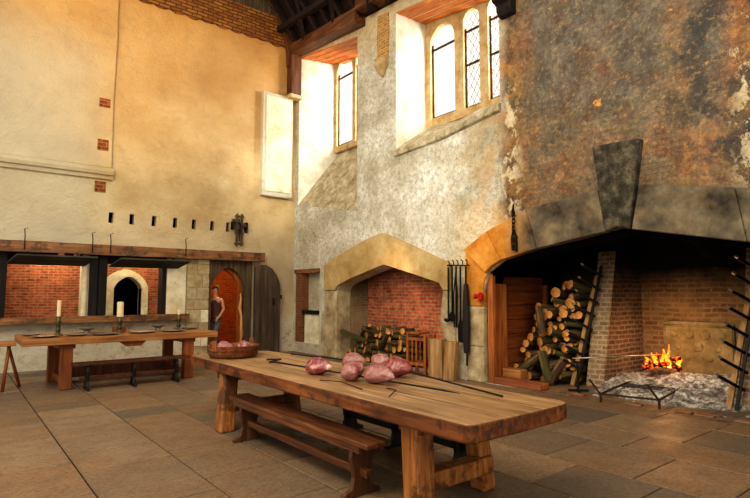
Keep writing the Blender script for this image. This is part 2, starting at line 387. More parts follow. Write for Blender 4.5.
# ------------------------------------------------------------------ floor of flagstones
bm = NB(); lay = bm.loops.layers.float_color.new('slab')
def paint(faces, col):
    for f_ in faces:
        for l in f_.loops: l[lay] = srgb(col)
box(bm, -4, 11.3, -2, 18.2, -.12, -.012); paint(bm.faces, (60, 46, 34))
for f_ in bm.faces: f_.material_index = 1
pal = [(138, 116, 92), (144, 122, 96), (126, 106, 84), (118, 102, 84), (152, 128, 100), (108, 98, 84), (136, 110, 84), (100, 94, 82), (142, 116, 90), (130, 110, 88)]
rng = random.Random(3)
x = -4.
while x < 11.3:
    w = rng.uniform(.62, .98); y = -2+rng.uniform(-.5, 0)
    while y < 18.2:
        ln = rng.uniform(.55, 1.35); g = .004
        x0, x1, y0, y1 = x+g, min(x+w, 11.3)-g, max(y, -2)+g, min(y+ln, 18.2)-g
        if x1 > x0+.05 and y1 > y0+.05:
            n0 = len(bm.faces); dz = rng.uniform(-.004, 0)
            b_ = .008
            vs = [bm.verts.new(p) for p in ((x0, y0, -.02), (x1, y0, -.02), (x1, y1, -.02), (x0, y1, -.02), (x0+b_, y0+b_, dz), (x1-b_, y0+b_, dz), (x1-b_, y1-b_, dz), (x0+b_, y1-b_, dz))]
            fs = [bm.faces.new([vs[i] for i in q]) for q in ((4, 5, 6, 7), (0, 1, 5, 4), (1, 2, 6, 5), (2, 3, 7, 6), (3, 0, 4, 7))]
            paint(fs, rng.choice(pal))
        y += ln
    x += w
struct('floor', bm, [M['flag'], M['grout']])

# ------------------------------------------------------------------ left wall (wall_back) with hatches and doorway
def arch_pts(x0, x1, zs, za, n=7, flat=1.6):
    xc = (x0+x1)/2; r = (x1-x0)/2; out = []
    for i in range(2*n+1):
        u = -1+i/n
        out.append((xc+u*r, zs+(za-zs)*(1-abs(u)**flat)**(1/1.5)))
    return out
bm = NB()
holes = [[(.97, 1.2), (2.62, 1.2), (2.62, 2.72), (.97, 2.72)], [(3.01, 1.2), (4.98, 1.2), (4.98, 2.72), (3.01, 2.72)],
         [(5.60, .0001), (6.90, .0001), (6.90, 2.72), (5.60, 2.72)]]
for hx in (3.07, 3.56, 4.11, 4.66, 5.17, 5.69, 6.16, 6.72):
    holes.append([(hx-.06, 3.54), (hx+.05, 3.53), (hx+.06, 3.80), (hx-.05, 3.81)])
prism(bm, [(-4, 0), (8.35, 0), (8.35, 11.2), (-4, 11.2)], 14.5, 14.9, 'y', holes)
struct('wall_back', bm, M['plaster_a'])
bm = NB()      # black backs standing in for the shade inside the putlog holes
for hx in (3.07, 3.56, 4.11, 4.66, 5.17, 5.69, 6.16, 6.72): box(bm, hx-.09, hx+.09, 14.66, 14.70, 3.5, 3.84)
struct('trim_1', bm, M['soot'])
# thicker upper plaster with string course
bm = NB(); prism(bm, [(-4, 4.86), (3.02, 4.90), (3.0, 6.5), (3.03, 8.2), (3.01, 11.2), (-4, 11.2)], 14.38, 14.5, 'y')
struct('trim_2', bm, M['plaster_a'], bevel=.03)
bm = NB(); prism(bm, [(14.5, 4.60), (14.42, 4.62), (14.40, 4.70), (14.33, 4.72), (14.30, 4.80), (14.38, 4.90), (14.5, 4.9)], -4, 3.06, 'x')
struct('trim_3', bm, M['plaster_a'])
# gable brick band
bm = NB(); pts = []
for i in range(41):
    u = 2.6+5.75*i/40; pts.append((u, 9.58+.05*noise.noise(Vector((u*2.3, 0, 3)))-(.05 if i % 3 else 0)))
prism(bm, pts+[(8.35, 10.45), (2.6, 10.45)], 14.44, 14.5, 'y')
struct('trim_4', bm, M['brick_gable'])
bm = NB(); box(bm, 2.6, 8.35, 14.46, 14.5, 10.45, 11.2); struct('trim_5', bm, M['frame_wood'])
for i, (bz, by, lb) in enumerate(((6.54, .11, 'upper'), (5.46, .14, 'middle'), (4.42, .14, 'lowest'))):
    o = thing('brick_patch', {'upper': 'uppermost of three small square brick patches let into the cream plaster', 'middle': 'square red brick patch just above the plaster string course', 'lowest': 'square brick patch in a hollow just under the string course'}[lb], 'brick patch', (2.79, 14.38 if i < 2 else 14.5, bz))
    bm = NB(); box(bm, -.125, .125, -.012, 0, -by, by); link('brick_face', bm, M['brick_patch'], o)
# bright framed panel beside the corner
o = thing('wall_panel', 'tall narrow whitewashed panel standing proud of the cream wall beside the corner post', 'panel', (7.62, 14.5, 6.3))
bm = NB(); prism(bm, [(-.50, -1.6), (.53, -1.6), (.53, 1.62), (-.50, 1.62)], -.17, 0, 'y'); link('panel_frame', bm, M['plaster_a'], o, bevel=.03)
bm = NB(); prism(bm, [(-.40, -1.46), (.46, -1.46), (.46, 1.5), (-.40, 1.5)], -.20, -.16, 'y'); link('panel_face', bm, M['whitewash'], o, bevel=.02)
# long timber over the hatches
o = thing('lintel_beam', 'long rough oak beam running above the serving hatches and doorway', 'beam', (0, 14.35, 0))
bm = NB()
N = 36
for i in range(N):
    xa, xb = -4+11.2*i/N, -4+11.2*(i+1)/N
    def q(x_): return .02*noise.noise(Vector((x_*1.7, 1, 0))), .02*noise.noise(Vector((x_*2.1, 5, 0)))
    (a1, a2), (b1, b2) = q(xa), q(xb)
    hexa(bm, [(xa, -.15+a1, 2.70+a2), (xb, -.15+b1, 2.70+b2), (xb, .15, 2.70), (xa, .15, 2.70), (xa, -.15+a1, 2.95+a1), (xb, -.15+b1, 2.95+b1), (xb, .15, 2.95), (xa, .15, 2.95)])
bmesh.ops.remove_doubles(bm, verts=bm.verts, dist=.0005)
link('timber', bm, M['oak_beam'], o)
for px_ in (1.25, 2.62, 3.02, 4.86):
    bm = NB(); tube(bm, [(px_, -.17, 2.75), (px_, -.19, 3.05), (px_-.01, -.16, 3.22), (px_+.05, -.17, 3.24)], .012, 6)
    link('iron_hook', bm, M['iron'], o)
bm = NB()
for px_ in (1.98, 2.30): box(bm, px_-.06, px_+.06, -.17, 0, 2.56, 2.70)
link('bracket', bm, M['oak_beam'], o)
# raised shutters
for i, (xa, xb, lb) in enumerate(((1.0, 2.62, 'dark board shutter raised under the beam over the wide brick hatch'), (3.12, 4.85, 'dark board shutter raised under the beam over the hatch with the stone arch'))):
    o = thing('hatch_shutter', lb, 'shutter', (0, 0, 0))
    bm = NB(); hexa(bm, [(xa-.06, 14.46, 2.42), (xb-.1, 14.46, 2.42), (xb+.1, 13.98, 2.60), (xa+.1, 13.98, 2.60), (xa-.06, 14.46, 2.46), (xb-.1, 14.46, 2.46), (xb+.1, 13.98, 2.64), (xa+.1, 13.98, 2.64)])
    link('board', bm, M['flap_wood'], o, bevel=.006)
    for q in (.2, .8):
        bm = NB(); tube(bm, [(xa+(xb-xa)*q, 14.0, 2.64), (xa+(xb-xa)*q, 14.22, 2.72)], .014, 6); link('hinge', bm, M['iron'], o)
bm = NB(); box(bm, .97, 2.63, 14.55, 14.62, 2.44, 2.71); box(bm, 3.02, 4.46, 14.55, 14.62, 2.50, 2.71); struct('trim_19', bm, M['black_wood'])  # added dark boards stand in for shade above the shutters
# ledge
bm = NB()
for i in range(24):
    xa, xb = -4+9.0*i/24, -4+9.0*(i+1)/24
    d0, d1 = (.03*noise.noise(Vector((v_*1.3, 9, 0))) for v_ in (xa, xb))
    hexa(bm, [(xa, 14.16+d0, 1.08), (xb, 14.16+d1, 1.08), (xb, 14.9, 1.08), (xa, 14.9, 1.08), (xa, 14.16+d0, 1.23), (xb, 14.16+d1, 1.23), (xb, 14.9, 1.2001), (xa, 14.9, 1.2001)])
bmesh.ops.remove_doubles(bm, verts=bm.verts, dist=.0005)
o = link('hatch_ledge', bm, M['oak_beam']); setp(o, 'thick worn timber ledge running along under the serving hatches', 'ledge')
# posts, jambs
bm = NB(); box(bm, .80, .97, 14.42, 14.9, 1.23, 2.70); o = link('hatch_post', bm, M['black_wood'], bevel=.01); setp(o, 'blackened post at the left side of the wide brick hatch', 'post')
bm = NB(); prism(bm, [(2.48, 14.52), (2.50, 14.48), (2.58, 14.47), (2.63, 14.52), (2.63, 14.9), (2.50, 14.9)], 1.205, 2.70, 'z'); struct('trim_6', bm, M['whitewash'], bevel=.02)
bm = NB(); box(bm, 2.635, 2.81, 14.38, 14.9, 1.23, 2.70); o = link('hatch_post', bm, M['black_wood'], bevel=.012); setp(o, 'blackened post between the hatches, next to the whitewashed jamb', 'post')
bm = NB(); box(bm, 2.825, 3.02, 14.40, 14.9, 1.23, 2.70); o = link('hatch_post', bm, M['black_wood'], bevel=.012); setp(o, 'blackened post between the hatches, next to the stone arch', 'post')
bm = NB(); box(bm, 4.36, 4.46, 14.44, 14.8, 1.21, 2.70); o = link('hatch_post', bm, M['black_wood'], bevel=.008); setp(o, 'slim blackened post beside the broad whitewashed pillar', 'post')
bm = NB(); box(bm, 4.47, 5.0, 14.45, 14.9, 1.205, 2.70); struct('trim_7', bm, M['whitewash'], bevel=.03)
# stone pier of coursed blocks, left of the door
o = thing('stone_pier', 'pier of squared pale and grey stone blocks left of the arched doorway', 'pier', (0, 0, 0))
z = 0.; k = 0; rng = random.Random(5)
while z < 2.68:
    h = min(rng.uniform(.26, .36), 2.70-z); cut = rng.uniform(5.2, 5.45)
    for (xa, xb) in ((5.01, cut), (cut+.012, 5.62)):
        bm = NB(); box(bm, xa, xb, 14.42+rng.uniform(0, .012), 14.9, z+.006, z+h-.006)
        link('stone_block', bm, rng.choice([M['stone_block'], M['stone_pier'], M['stone_block'], M['whitewash']]), o, bevel=.012)
    z += h
bm = NB(); box(bm, 5.02, 5.61, 14.46, 14.88, 0, 2.69); link('mortar_core', bm, M['whitewash'], o)

# doorway: dark timber frame, stone inner arch, open leaf
d1 = thing('door_1', None, None, kind='structure')
ar = [(5.70, .0)]+arch_pts(5.70, 6.70, 1.95, 2.50)+[(6.70, .0)]
bm = NB(); prism(bm, [(5.62, .0), (5.62, 2.70), (6.92, 2.70), (6.92, .0)]+ar[::-1], 14.46, 14.62, 'y'); link('door_frame', bm, M['frame_wood'], d1, bevel=.012)
ar2 = [(5.60, .0)]+arch_pts(5.60, 6.62, 1.92, 2.46)+[(6.62, .0)]
bm = NB(); prism(bm, [(5.4, .0), (5.4, 2.75), (6.95, 2.75), (6.95, .0)]+ar2[::-1], 14.66, 14.84, 'y'); link('inner_arch', bm, M['panel_post'], d1)  # orange wood colour paints lamplight onto the stone arch
# the leaf, open flat against the wall on the right
o = thing('door_leaf', 'tall weathered plank door leaf with half-arched head standing open by the corner', 'door', (0, 0, 0))
prof = [(6.93, .01), (6.93, 2.55), (7.1, 2.60), (7.3, 2.60), (7.48, 2.50), (7.62, 2.34), (7.72, 2.12), (7.76, 1.9), (7.76, .01)]
def clip(pr, xa, xb):
    out = []; n = len(pr)
    def inter(p, q_, X): t_ = (X-p[0])/(q_[0]-p[0]); return (X, p[1]+t_*(q_[1]-p[1]))
    for X, keep in ((xa, lambda p: p[0] >= xa-1e-6), (xb, lambda p: p[0] <= xb+1e-6)):
        src = out or pr; new = []
        for i in range(len(src)):
            p, q_ = src[i], src[(i+1) % len(src)]
            if keep(p): new.append(p)
            if keep(p) != keep(q_): new.append(inter(p, q_, X))
        out = new
    return out
bm = NB()
for i in range(4): prism(bm, clip(prof, 6.93+.2075*i+.004, 6.93+.2075*(i+1)-.004), 14.26, 14.33, 'y')
link('planks', bm, M['door_wood'], o, bevel=.006)
bm = NB(); prism(bm, [(a_*.99+.07, b_*.985+.01) for a_, b_ in prof], 14.33, 14.37, 'y'); link('backing', bm, M['door_wood'], o)
bm = NB(); box(bm, 7.5, 7.56, 14.235, 14.26, 1.42, 1.62); link('iron_latch', bm, M['iron'], o); bm = NB(); box(bm, 7.77, 7.80, 14.24, 14.40, 1.6, 1.72); link('iron_staple', bm, M['iron'], o)
# room behind the hatches and passage behind the door
bm = NB(); ao = [(3.52, 1.0)]+arch_pts(3.52, 4.26, 1.9, 2.22)+[(4.26, 1.0)]
prism(bm, [(-4, 0), (3.52, 0)]+ao+[(4.26, 0), (5.35, 0), (5.35, 3.2), (-4, 3.2)], 16, 16.3, 'y')
struct('wall_hatch_room', bm, M['brick_room'])
o = thing('arched_surround', 'cream stone surround of the small dark archway seen through the hatch', 'stone arch', (0, 0, 0))
bm = NB(); ai = [(3.52, .9)]+arch_pts(3.52, 4.26, 1.9, 2.22)+[(4.26, .9)]; aoo = [(3.18, .9)]+arch_pts(3.18, 4.42, 1.95, 2.44)+[(4.42, .9)]
prism(bm, aoo+ai[::-1], 15.9, 16.35, 'y'); link('arch_stones', bm, M['whitewash'], o, bevel=.02)
bm = NB(); box(bm, 3.3, 4.7, 17.2, 17.3, 0, 3); struct('wall_dark_passage', bm, M['soot'])  # black face in place of shade beyond the archway
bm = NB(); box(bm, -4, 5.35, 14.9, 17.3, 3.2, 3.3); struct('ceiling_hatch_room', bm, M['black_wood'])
bm = NB(); box(bm, 5.36, 5.46, 14.9, 18.2, 0, 3.3); struct('wall_passage_left', bm, M['plaster_a'])
bm = NB(); box(bm, 5.3, 9.4, 17.6, 17.7, 0, 3.3); struct('wall_passage_end', bm, M['brick_lane'])
bm = NB(); box(bm, 8.3, 8.4, 14.9, 17.6, 0, 3.3); struct('wall_passage_right', bm, M['brick_lane'])
bm = NB(); box(bm, 5.3, 8.4, 14.9, 17.7, 3.2, 3.3); struct('ceiling_passage', bm, M['black_wood'])
bm = NB(); box(bm, 5.62, 6.95, 14.63, 17.6, 0, .15); struct('trim_8', bm, M['stone_pier'])
# pale bent branch in the doorway
bm = NB(); tube(bm, [(6.42, 14.66, .15), (6.46, 14.64, .7), (6.44, 14.63, 1.2), (6.38, 14.62, 1.45), (6.41, 14.61, 1.72), (6.39, 14.62, 1.86)], .035, 8, rs=[.03, .05, .035, .05, .03, .02])
tube(bm, [(6.45, 14.645, .5), (6.30, 14.60, .32), (6.22, 14.58, .15)], .02, 6); tube(bm, [(6.45, 14.645, .5), (6.55, 14.62, .2)], .02, 6)
o = link('bent_branch', bm, M['pale_branch'], smooth=True, loc=(.20, -.10, -.1)); setp(o, 'pale bent branch with forked foot leaning against the orange door jamb', 'branch')
# bracket high on the plaster
o = thing('wall_bracket', 'small dark timber and iron frame fixed to the plaster above the doorway', 'bracket', (6.47, 14.5, 3.6)); o.scale = (.66, .7, .95)
for xa in (-.13, .1):
    bm = NB(); box(bm, xa-.04, xa+.04, -.2, -.12, -.5, .5); link('upright', bm, M['frame_wood'], o, bevel=.008)
for zz in (.42, .2, -.1, -.42):
    bm = NB(); box(bm, -.2, .2, -.17, -.08, zz-.03, zz+.03); link('cross_rail', bm, M['frame_wood'], o, bevel=.008)
for bb in ((-.32, -.05, -.25, -.02, .22, .32), (.05, .32, -.25, -.02, .1, .2), (-.12, .1, -.1, 0, -.05, .05)):
    bm = NB(); box(bm, *bb); link('bracket_arm', bm, M['frame_wood'], o, bevel=.008)
bm = NB()
for xa in (-.33, .30):
    bm = NB(); box(bm, xa-.04, xa+.04, -.26, -.06, -.0, .24); link('iron_box', bm, M['iron'], o)
bm = NB(); tube(bm, [(-.02, -.2, -.35), (-.02, -.2, .35)], .025, 8); link('iron_fitting', bm, M['iron'], o)

# ------------------------------------------------------------------ window wall (wall_right)
n1 = [(14.3, 4.52), (11.22, 3.95), (11.22, 8.78), (11.22, 8.80), (14.3, 9.3)]
n2 = [(9.63, 5.22), (8.13, 5.28), (6.47, 5.5), (6.44, 8.35), (9.63, 8.78)]
sf_open = [(12.13, 0.0001), (12.13, 1.83), (12.04, 1.95), (11.75, 2.07), (10.9, 2.28), (10.02, 2.46), (9.1, 2.24), (8.4, 2.06), (8.14, 1.98), (8.03, 1.84), (8.03, 0.0001)]
bf_in = [(6.98, 0.0001), (6.95, 1.83), (6.84, 2.17), (6.45, 2.40), (5.64, 2.57), (4.9, 2.67), (4.13, 2.80), (3.3, 2.63), (2.39, 2.44), (1.75, 2.33), (1.36, 2.1), (1.26, 1.8), (1.25, 0.0001)]
bf_out = [(7.41, 0.0001), (7.41, 2.66), (6.78, 3.0), (5.86, 3.32), (5.1, 3.42), (4.40, 3.47), (3.82, 3.45), (3.0, 3.33), (2.35, 3.17), (1.45, 2.92), (.85, 2.6), (.85, 0.0001)]
rec = [(14.42, .3), (13.02, .3), (13.02, 2.38), (14.42, 2.40)]
bm = NB(); big = [(14.5, 0), (14.5, 11.2), (-2, 11.2), (-2, 0)]
prism(bm, big, 8.35, 8.8, 'x', [n1, n2, sf_open, bf_in, rec])
struct('wall_right', bm, M['plaster_b'])
bm = NB(); prism(bm, [(14.5, 3.6), (14.5, 11.2), (-2, 11.2), (-2, 3.6)], 8.801, 9.6, 'x', [n1, n2])
struct('wall_right_outer', bm, M['reveal'])
# plaster skins of the far reveals, splayed
bm = NB(); prism(bm, [(8.36, 14.3), (9.6, 13.82), (9.6, 14.45), (8.36, 14.45)], 3.9, 9.35, 'z'); struct('trim_9', bm, M['reveal'])
bm = NB(); prism(bm, [(8.36, 9.625), (9.6, 9.55), (9.6, 9.75), (8.36, 9.75)], 5.0, 8.9, 'z'); struct('trim_10', bm, M['reveal'])
# sloping sills
bm = NB(); hexa(bm, [(8.37, 11.2, 3.6), (8.37, 14.3, 3.6), (9.6, 14.3, 3.6), (9.6, 11.2, 3.6), (8.37, 11.2, 3.98), (8.37, 14.3, 4.55), (9.6, 14.3, 6.4), (9.6, 11.2, 6.3)])
struct('trim_11', bm, M['sill'])
bm = NB()
for (ya, yb, za, zb) in ((9.66, 8.13, 5.24, 5.30), (8.13, 6.44, 5.30, 5.52)):
    hexa(bm, [(8.26, yb, zb-.14), (8.26, ya, za-.14), (9.6, ya, 4.9), (9.6, yb, 4.9), (8.25, yb, zb-.02), (8.25, ya, za-.02), (9.6, ya, 6.15), (9.6, yb, 6.05)])
struct('trim_12', bm, M['sill'], bevel=.02)
# soffit boards
bm = NB()
for i in range(5):
    a = 8.38+i*.245; hexa(bm, [(a, 11.2, 8.80), (a, 14.3, 9.26), (a+.2, 14.3, 9.25), (a+.2, 11.2, 8.79), (a, 11.2, 8.9), (a, 14.3, 9.36), (a+.2, 14.3, 9.36), (a+.2, 11.2, 8.9)])
    hexa(bm, [(a, 6.44, 8.34), (a, 9.64, 8.77), (a+.2, 9.64, 8.76), (a+.2, 6.44, 8.33), (a, 6.44, 8.5), (a, 9.64, 8.9), (a+.2, 9.64, 8.9), (a+.2, 6.44, 8.5)])
struct('trim_13', bm, M['soffit'], bevel=.01)

def window(name, X, lights, z0, z1, jy, frame_mat):
    """lights: list of (ya, yb, leaded) high-y to low-y; jy outer limits"""
    w = thing(name, None, None, kind='structure')
    hs = []
    for ya, yb, ld, zb in lights:
        r = (ya-yb)/2; pts = [(ya, zb), (yb, zb)]
        for k in range(11):
            a = PI*k/10; pts.append((yb+r-r*math.cos(a), z1-.12-r+r*math.sin(a)*1.1))
        hs.append(pts)
    bm = NB(); prism(bm, [(jy[0], z0-.15), (jy[1], z0-.15), (jy[1], z1+.7), (jy[0], z1+.7)], X-.09, X+.09, 'x', hs); link('stone_tracery', bm, M['stone_gothic'], w, bevel=.03)
    for (ya, yb, ld, zb), h in zip(lights, hs):
        bm = NB(); prism(bm, h, X+.01, X+.018, 'x'); p = link('pane', bm, M['glass'], w)
        bm = NB(); zt = z1-.12
        for zz in ([zb+.03, zt-.5] if not ld else [zb+.03, (zb+zt)/2-.1, zt-.45]): box(bm, X-.02, X+.02, yb, ya, zz-.022, zz+.022)
        for yy in (ya-.02, yb+.02): box(bm, X-.02, X+.02, yy-.02, yy+.02, zb, zt-.35)
        link('iron_frame', bm, M['iron_rust'], p)
        bm = NB(); st = .17
        import itertools
        L_ = ya-yb; Ht = zt-zb; r = L_/2
        def inside(y_, z_): return yb < y_ < ya and zb < z_ and (z_ < zt-r or (y_-yb-r)**2+((z_-zt+r)/1.1)**2 < r*r)
        for sgn in (1, -1):
            k = -int(Ht/st)-2
            while k*st < L_+Ht:
                P = []; 
                for q_ in range(0, 60):
                    z_ = zb+Ht*1.1*q_/59; y_ = yb+k*st+sgn*(z_-zb)*.62 if sgn > 0 else yb+k*st-(z_-zb)*.62+0
                    if inside(y_, z_): P.append((X, y_, z_))
                if len(P) > 1: beam(bm, P[0], P[-1], .008, .008)
                k += 1
        if ld and len(bm.faces): link('lead_lattice', bm, M['iron'], p)
        else: bm.free()
    return w
window('window_1', 9.5, [(13.76, 12.92, False, 6.45), (12.75, 12.0, True, 6.4)], 6.4, 9.3, (14.28, 11.24), None)
window('window_2', 9.42, [(9.40, 8.56, False, 6.18), (8.28, 7.78, True, 6.14), (7.53, 7.03, True, 6.14), (6.9, 6.55, True, 6.14)], 6.1, 8.62, (9.6, 6.46), None)
# casement catch and brick strip on pier
o = thing('wall_corbel', 'strip of bare brick above a carved stone corbel on the pier between windows', 'corbel', (8.35, 10.1, 7.7))
bm = NB(); prism(bm, [(-.2, 0), (.2, 0), (.24, .6), (.2, 1.25), (-.22, 1.2), (-.24, .7)], -.03, 0, 'x'); link('brick_strip', bm, M['brick_strip'], o)
bm = NB(); lathe(bm, [(.03, -.42), (.09, -.36), (.12, -.28), (.2, -.2), (.24, -.12), (.17, -.06), (.22, 0)], 14, -.03, 0); link('corbel_stone', bm, M['stone_gothic'], o, smooth=True)
o = thing('roof_corbel', 'dark stepped wooden corbel high on the wall right of the leaded window', 'corbel', (8.35, 6.2, 7.2))
bm = NB(); prism(bm, [(0, 0), (-.12, .02), (-.2, .12), (-.2, .22), (-.34, .26), (-.34, .42), (-.42, .46), (-.42, .60), (-.2, .62), (-.2, 1.5), (0, 1.5)], -.17, .17, 'y'); link('corbel_block', bm, M['black_wood'], o, bevel=.02)

# recess near the corner
bm = NB(); box(bm, 8.62, 8.66, 13.0, 14.45, .25, 2.42); struct('trim_14', bm, M['plaster_b'])
bm = NB(); box(bm, 8.38, 8.61, 14.05, 14.43, .3, 2.39); struct('trim_15', bm, M['brick_niche'])
bm = NB(); box(bm, 8.36, 8.62, 13.03, 14.04, 1.16, 1.26); o = link('niche_shelf', bm, M['black_wood']); setp(o, 'dark shelf board in the wall recess beside the corner', 'shelf')
bm = NB(); box(bm, 8.42, 8.61, 13.03, 13.95, .3, 1.15); struct('trim_16', bm, M['whitewash'])
bm = NB(); box(bm, 8.33, 8.6, 13.0, 14.45, 2.38, 2.5); struct('trim_17', bm, M['oak_beam'])

# ------------------------------------------------------------------ small fireplace
o = thing('fireplace_arch', 'ochre stone arch framing the smaller brick fireplace', 'stone arch', (0, 0, 0))
ring_o = [(12.69, 1.86), (12.69, 2.56), (11.6, 2.93), (10.62, 3.18), (10.1, 3.26), (9.5, 3.06), (8.7, 2.75), (7.82, 2.40), (7.82, 1.84)]
ring_i = [(12.13, 1.86), (12.04, 1.97), (11.45, 2.15), (10.62, 2.34), (10.02, 2.47), (9.5, 2.34), (8.7, 2.14), (8.14, 1.99), (8.03, 1.84)]
for i in range(8):
    a, b = ring_o[i], ring_o[i+1]; c_, d_ = ring_i[i+1], ring_i[i]
    if i == 3 or i == 4: pass
    quad = [a, b, c_, d_]; cx_ = sum(p[0] for p in quad)/4
    quad = [(cx_+(p[0]-cx_)*.997, p[1]) for p in quad]
    bm = NB(); prism(bm, quad, 8.27, 8.5, 'x'); link('voussoir', bm, M['stone_small'], o, bevel=.012)
bm = NB(); prism(bm, [(12.115, 0), (12.115, 1.86), (12.69, 1.86), (12.72, 1.3), (12.86, 1.2), (12.9, 0)], 8.31, 8.82, 'x'); link('jamb', bm, M['stone_pier'], o, bevel=.03)
bm = NB(); prism(bm, [(8.05, 0), (8.07, .9), (8.16, 1.0), (8.14, 1.4), (8.05, 1.84), (7.9, 1.84), (7.72, 1.2), (7.7, 0)], 8.31, 8.82, 'x'); link('jamb', bm, M['stone_pier'], o, bevel=.03)
bm = NB(); box(bm, 9.3, 9.45, 7.8, 12.3, 0, 3.2); struct('wall_small_fireplace_back', bm, M['brick_red'])
bm = NB(); hexa(bm, [(8.8, 12.13, 0), (9.3, 11.95, 0), (9.3, 12.3, 0), (8.8, 12.3, 0), (8.8, 12.13, 3.2), (9.3, 11.95, 3.2), (9.3, 12.3, 3.2), (8.8, 12.3, 3.2)]); struct('wall_small_fireplace_left', bm, M['brick_small_y'])
bm = NB(); box(bm, 8.8, 9.3, 7.85, 8.03, 0, 3.2); struct('wall_small_fireplace_right', bm, M['brick_small_y'])
bm = NB(); box(bm, 8.8, 9.45, 7.85, 12.3, 3.2, 3.3); struct('ceiling_small_fireplace', bm, M['soot'])

# ------------------------------------------------------------------ great fireplace
o = thing('fireplace_arch', 'huge soot-darkened stone arch over the great open hearth, orange at its left haunch', 'stone arch', (0, 0, 0))
def ring(a0, a1): pass
pairs = [((7.41, 0.001), (6.965, 0.001)), ((7.41, .7), (6.96, .7)), ((7.41, 1.5), (6.94, 1.5)), ((7.41, 2.66), (6.84, 2.17)), ((6.78, 3.0), (6.45, 2.40)), ((5.86, 3.32), (5.64, 2.57)), ((4.44, 3.47), (4.34, 2.76))]
pairs_r = [((3.78, 3.45), (3.92, 2.76)), ((2.5, 3.2), (2.39, 2.44)), ((1.45, 2.92), (1.75, 2.33)), ((.85, 2.6), (1.36, 2.1)), ((.85, 1.2), (1.26, 1.2)), ((.85, 0.001), (1.262, 0.001))]
for P in (pairs, pairs_r):
    for i in range(len(P)-1):
        (a, d_), (b, c_) = P[i], P[i+1]
        q4 = [a, b, c_, d_]
        if P is pairs and i == 3: q4 = [a, b, c_, (6.68, 2.30), d_]
        if P is pairs and i == 2: q4 = [a, b, c_, (6.92, 2.0), (6.95, 1.83), d_]
        cx_ = sum(p[0] for p in q4)/len(q4); cz_ = sum(p[1] for p in q4)/len(q4)
        q4 = [(cx_+(p[0]-cx_)*.996, cz_+(p[1]-cz_)*(.996 if i > 2 or P is pairs_r else .993)) for p in q4]
        front = 8.24 if i > 2 or P is pairs_r else 8.32
        bm = NB(); prism(bm, q4, front, 8.75, 'x'); link('jamb_stone' if (P is pairs and i < 2) or (P is pairs_r and i > 2) else 'voussoir', bm, M['stone_pier'] if (P is pairs and i < 2) else M['stone_big'], o, bevel=.02)
bm = NB(); prism(bm, [(4.50, 4.20), (3.72, 4.16), (3.93, 2.76), (4.13, 2.82), (4.33, 2.76)], 8.205, 8.7, 'x'); link('keystone', bm, M['stone_key'], o, bevel=.025)
# black inner edge under the arch
bm = NB(); inn = [(6.93, 1.2), (6.90, 1.86), (6.80, 2.10), (6.43, 2.33), (5.64, 2.50), (4.9, 2.60), (4.13, 2.73), (3.3, 2.56), (2.39, 2.37), (1.75, 2.26), (1.40, 2.05), (1.32, 1.8)]
outr = [(7.0, 1.2), (6.97, 1.86), (6.87, 2.2), (6.46, 2.43), (5.65, 2.6), (4.9, 2.7), (4.13, 2.83), (3.3, 2.66), (2.39, 2.47), (1.73, 2.36), (1.32, 2.12), (1.24, 1.8)]
prism(bm, outr+inn[::-1], 8.42, 8.82, 'x'); link('sooty_rebate', bm, M['soot'], o)
bm = NB(); box(bm, 11.25, 11.4, .8, 7.4, 0, 3.9); struct('wall_hearth_back', bm, M['brick_hearth_x'])
bm = NB(); box(bm, 8.81, 11.25, 7.06, 7.2, 0, 3.9); struct('wall_hearth_left', bm, M['soot'])
bm = NB(); box(bm, 8.81, 11.25, .9, 1.15, 0, 3.9); struct('wall_hearth_right', bm, M['brick_hearth_y'])
bm = NB(); box(bm, 8.81, 11.3, .9, 7.2, 3.9, 4.0); struct('ceiling_hearth', bm, M['soot'])
# timber panelling on the left jamb inside the hearth
o = thing('timber_partition', 'orange-lit partition of broad horizontal boards and posts at the left end of the great hearth', 'partition', (0, 0, 0))
for xa, xb, ya, yb in ((8.40, 8.50, 6.78, 6.92), (8.52, 8.82, 6.86, 6.93), (8.83, 8.95, 6.86, 7.02), (10.4, 10.5, 6.90, 7.02)):
    bm = NB(); box(bm, xa, xb, ya, yb, 0, 2.15 if xa < 8.6 else 1.95); link('post', bm, M['panel_post'], o, bevel=.01)
z = .02
for i in range(7):
    bm = NB(); box(bm, 8.50 if 0 else 8.96, 10.4, 6.98, 7.02, z, z+.29); link('board', bm, M['panel_wood'], o, bevel=.008); z += .30
# leaning spur walls with sloping faces
def spur(name, ya, yb, lab):
    o = thing(name, lab, 'brick pier', (0, 0, 0))
    bm = NB(); hexa(bm, [(9.62, ya, 0), (9.62, yb, 0), (11.25, yb, 0), (11.25, ya, 0), (10.35, ya, 3.0), (10.35, yb, 3.0), (11.25, yb, 3.0), (11.25, ya, 3.0)]); link('brick_core', bm, M['brick_hearth_y'], o)
    bm = NB(); w = (yb-ya)
    hexa(bm, [(9.56, ya-.004, 0), (9.56, yb+.01, 0), (9.62, yb+.01, 0), (9.62, ya-.01, 0), (10.20, ya-.01, 2.6), (10.20, yb+.01, 2.6), (10.26, yb+.01, 2.6), (10.26, ya-.01, 2.6)]); link('lit_face', bm, M['pier_face'], o, bevel=.01)  # paler brick paints the front face as lit
    return o
spur('hearth_pier', 5.2, 5.52, 'leaning brick pier with a pale front edge, between the log pile and the fire')
spur('hearth_pier', 2.60, 2.96, 'leaning brick pier with a pale front edge right of the fire, at the picture edge')
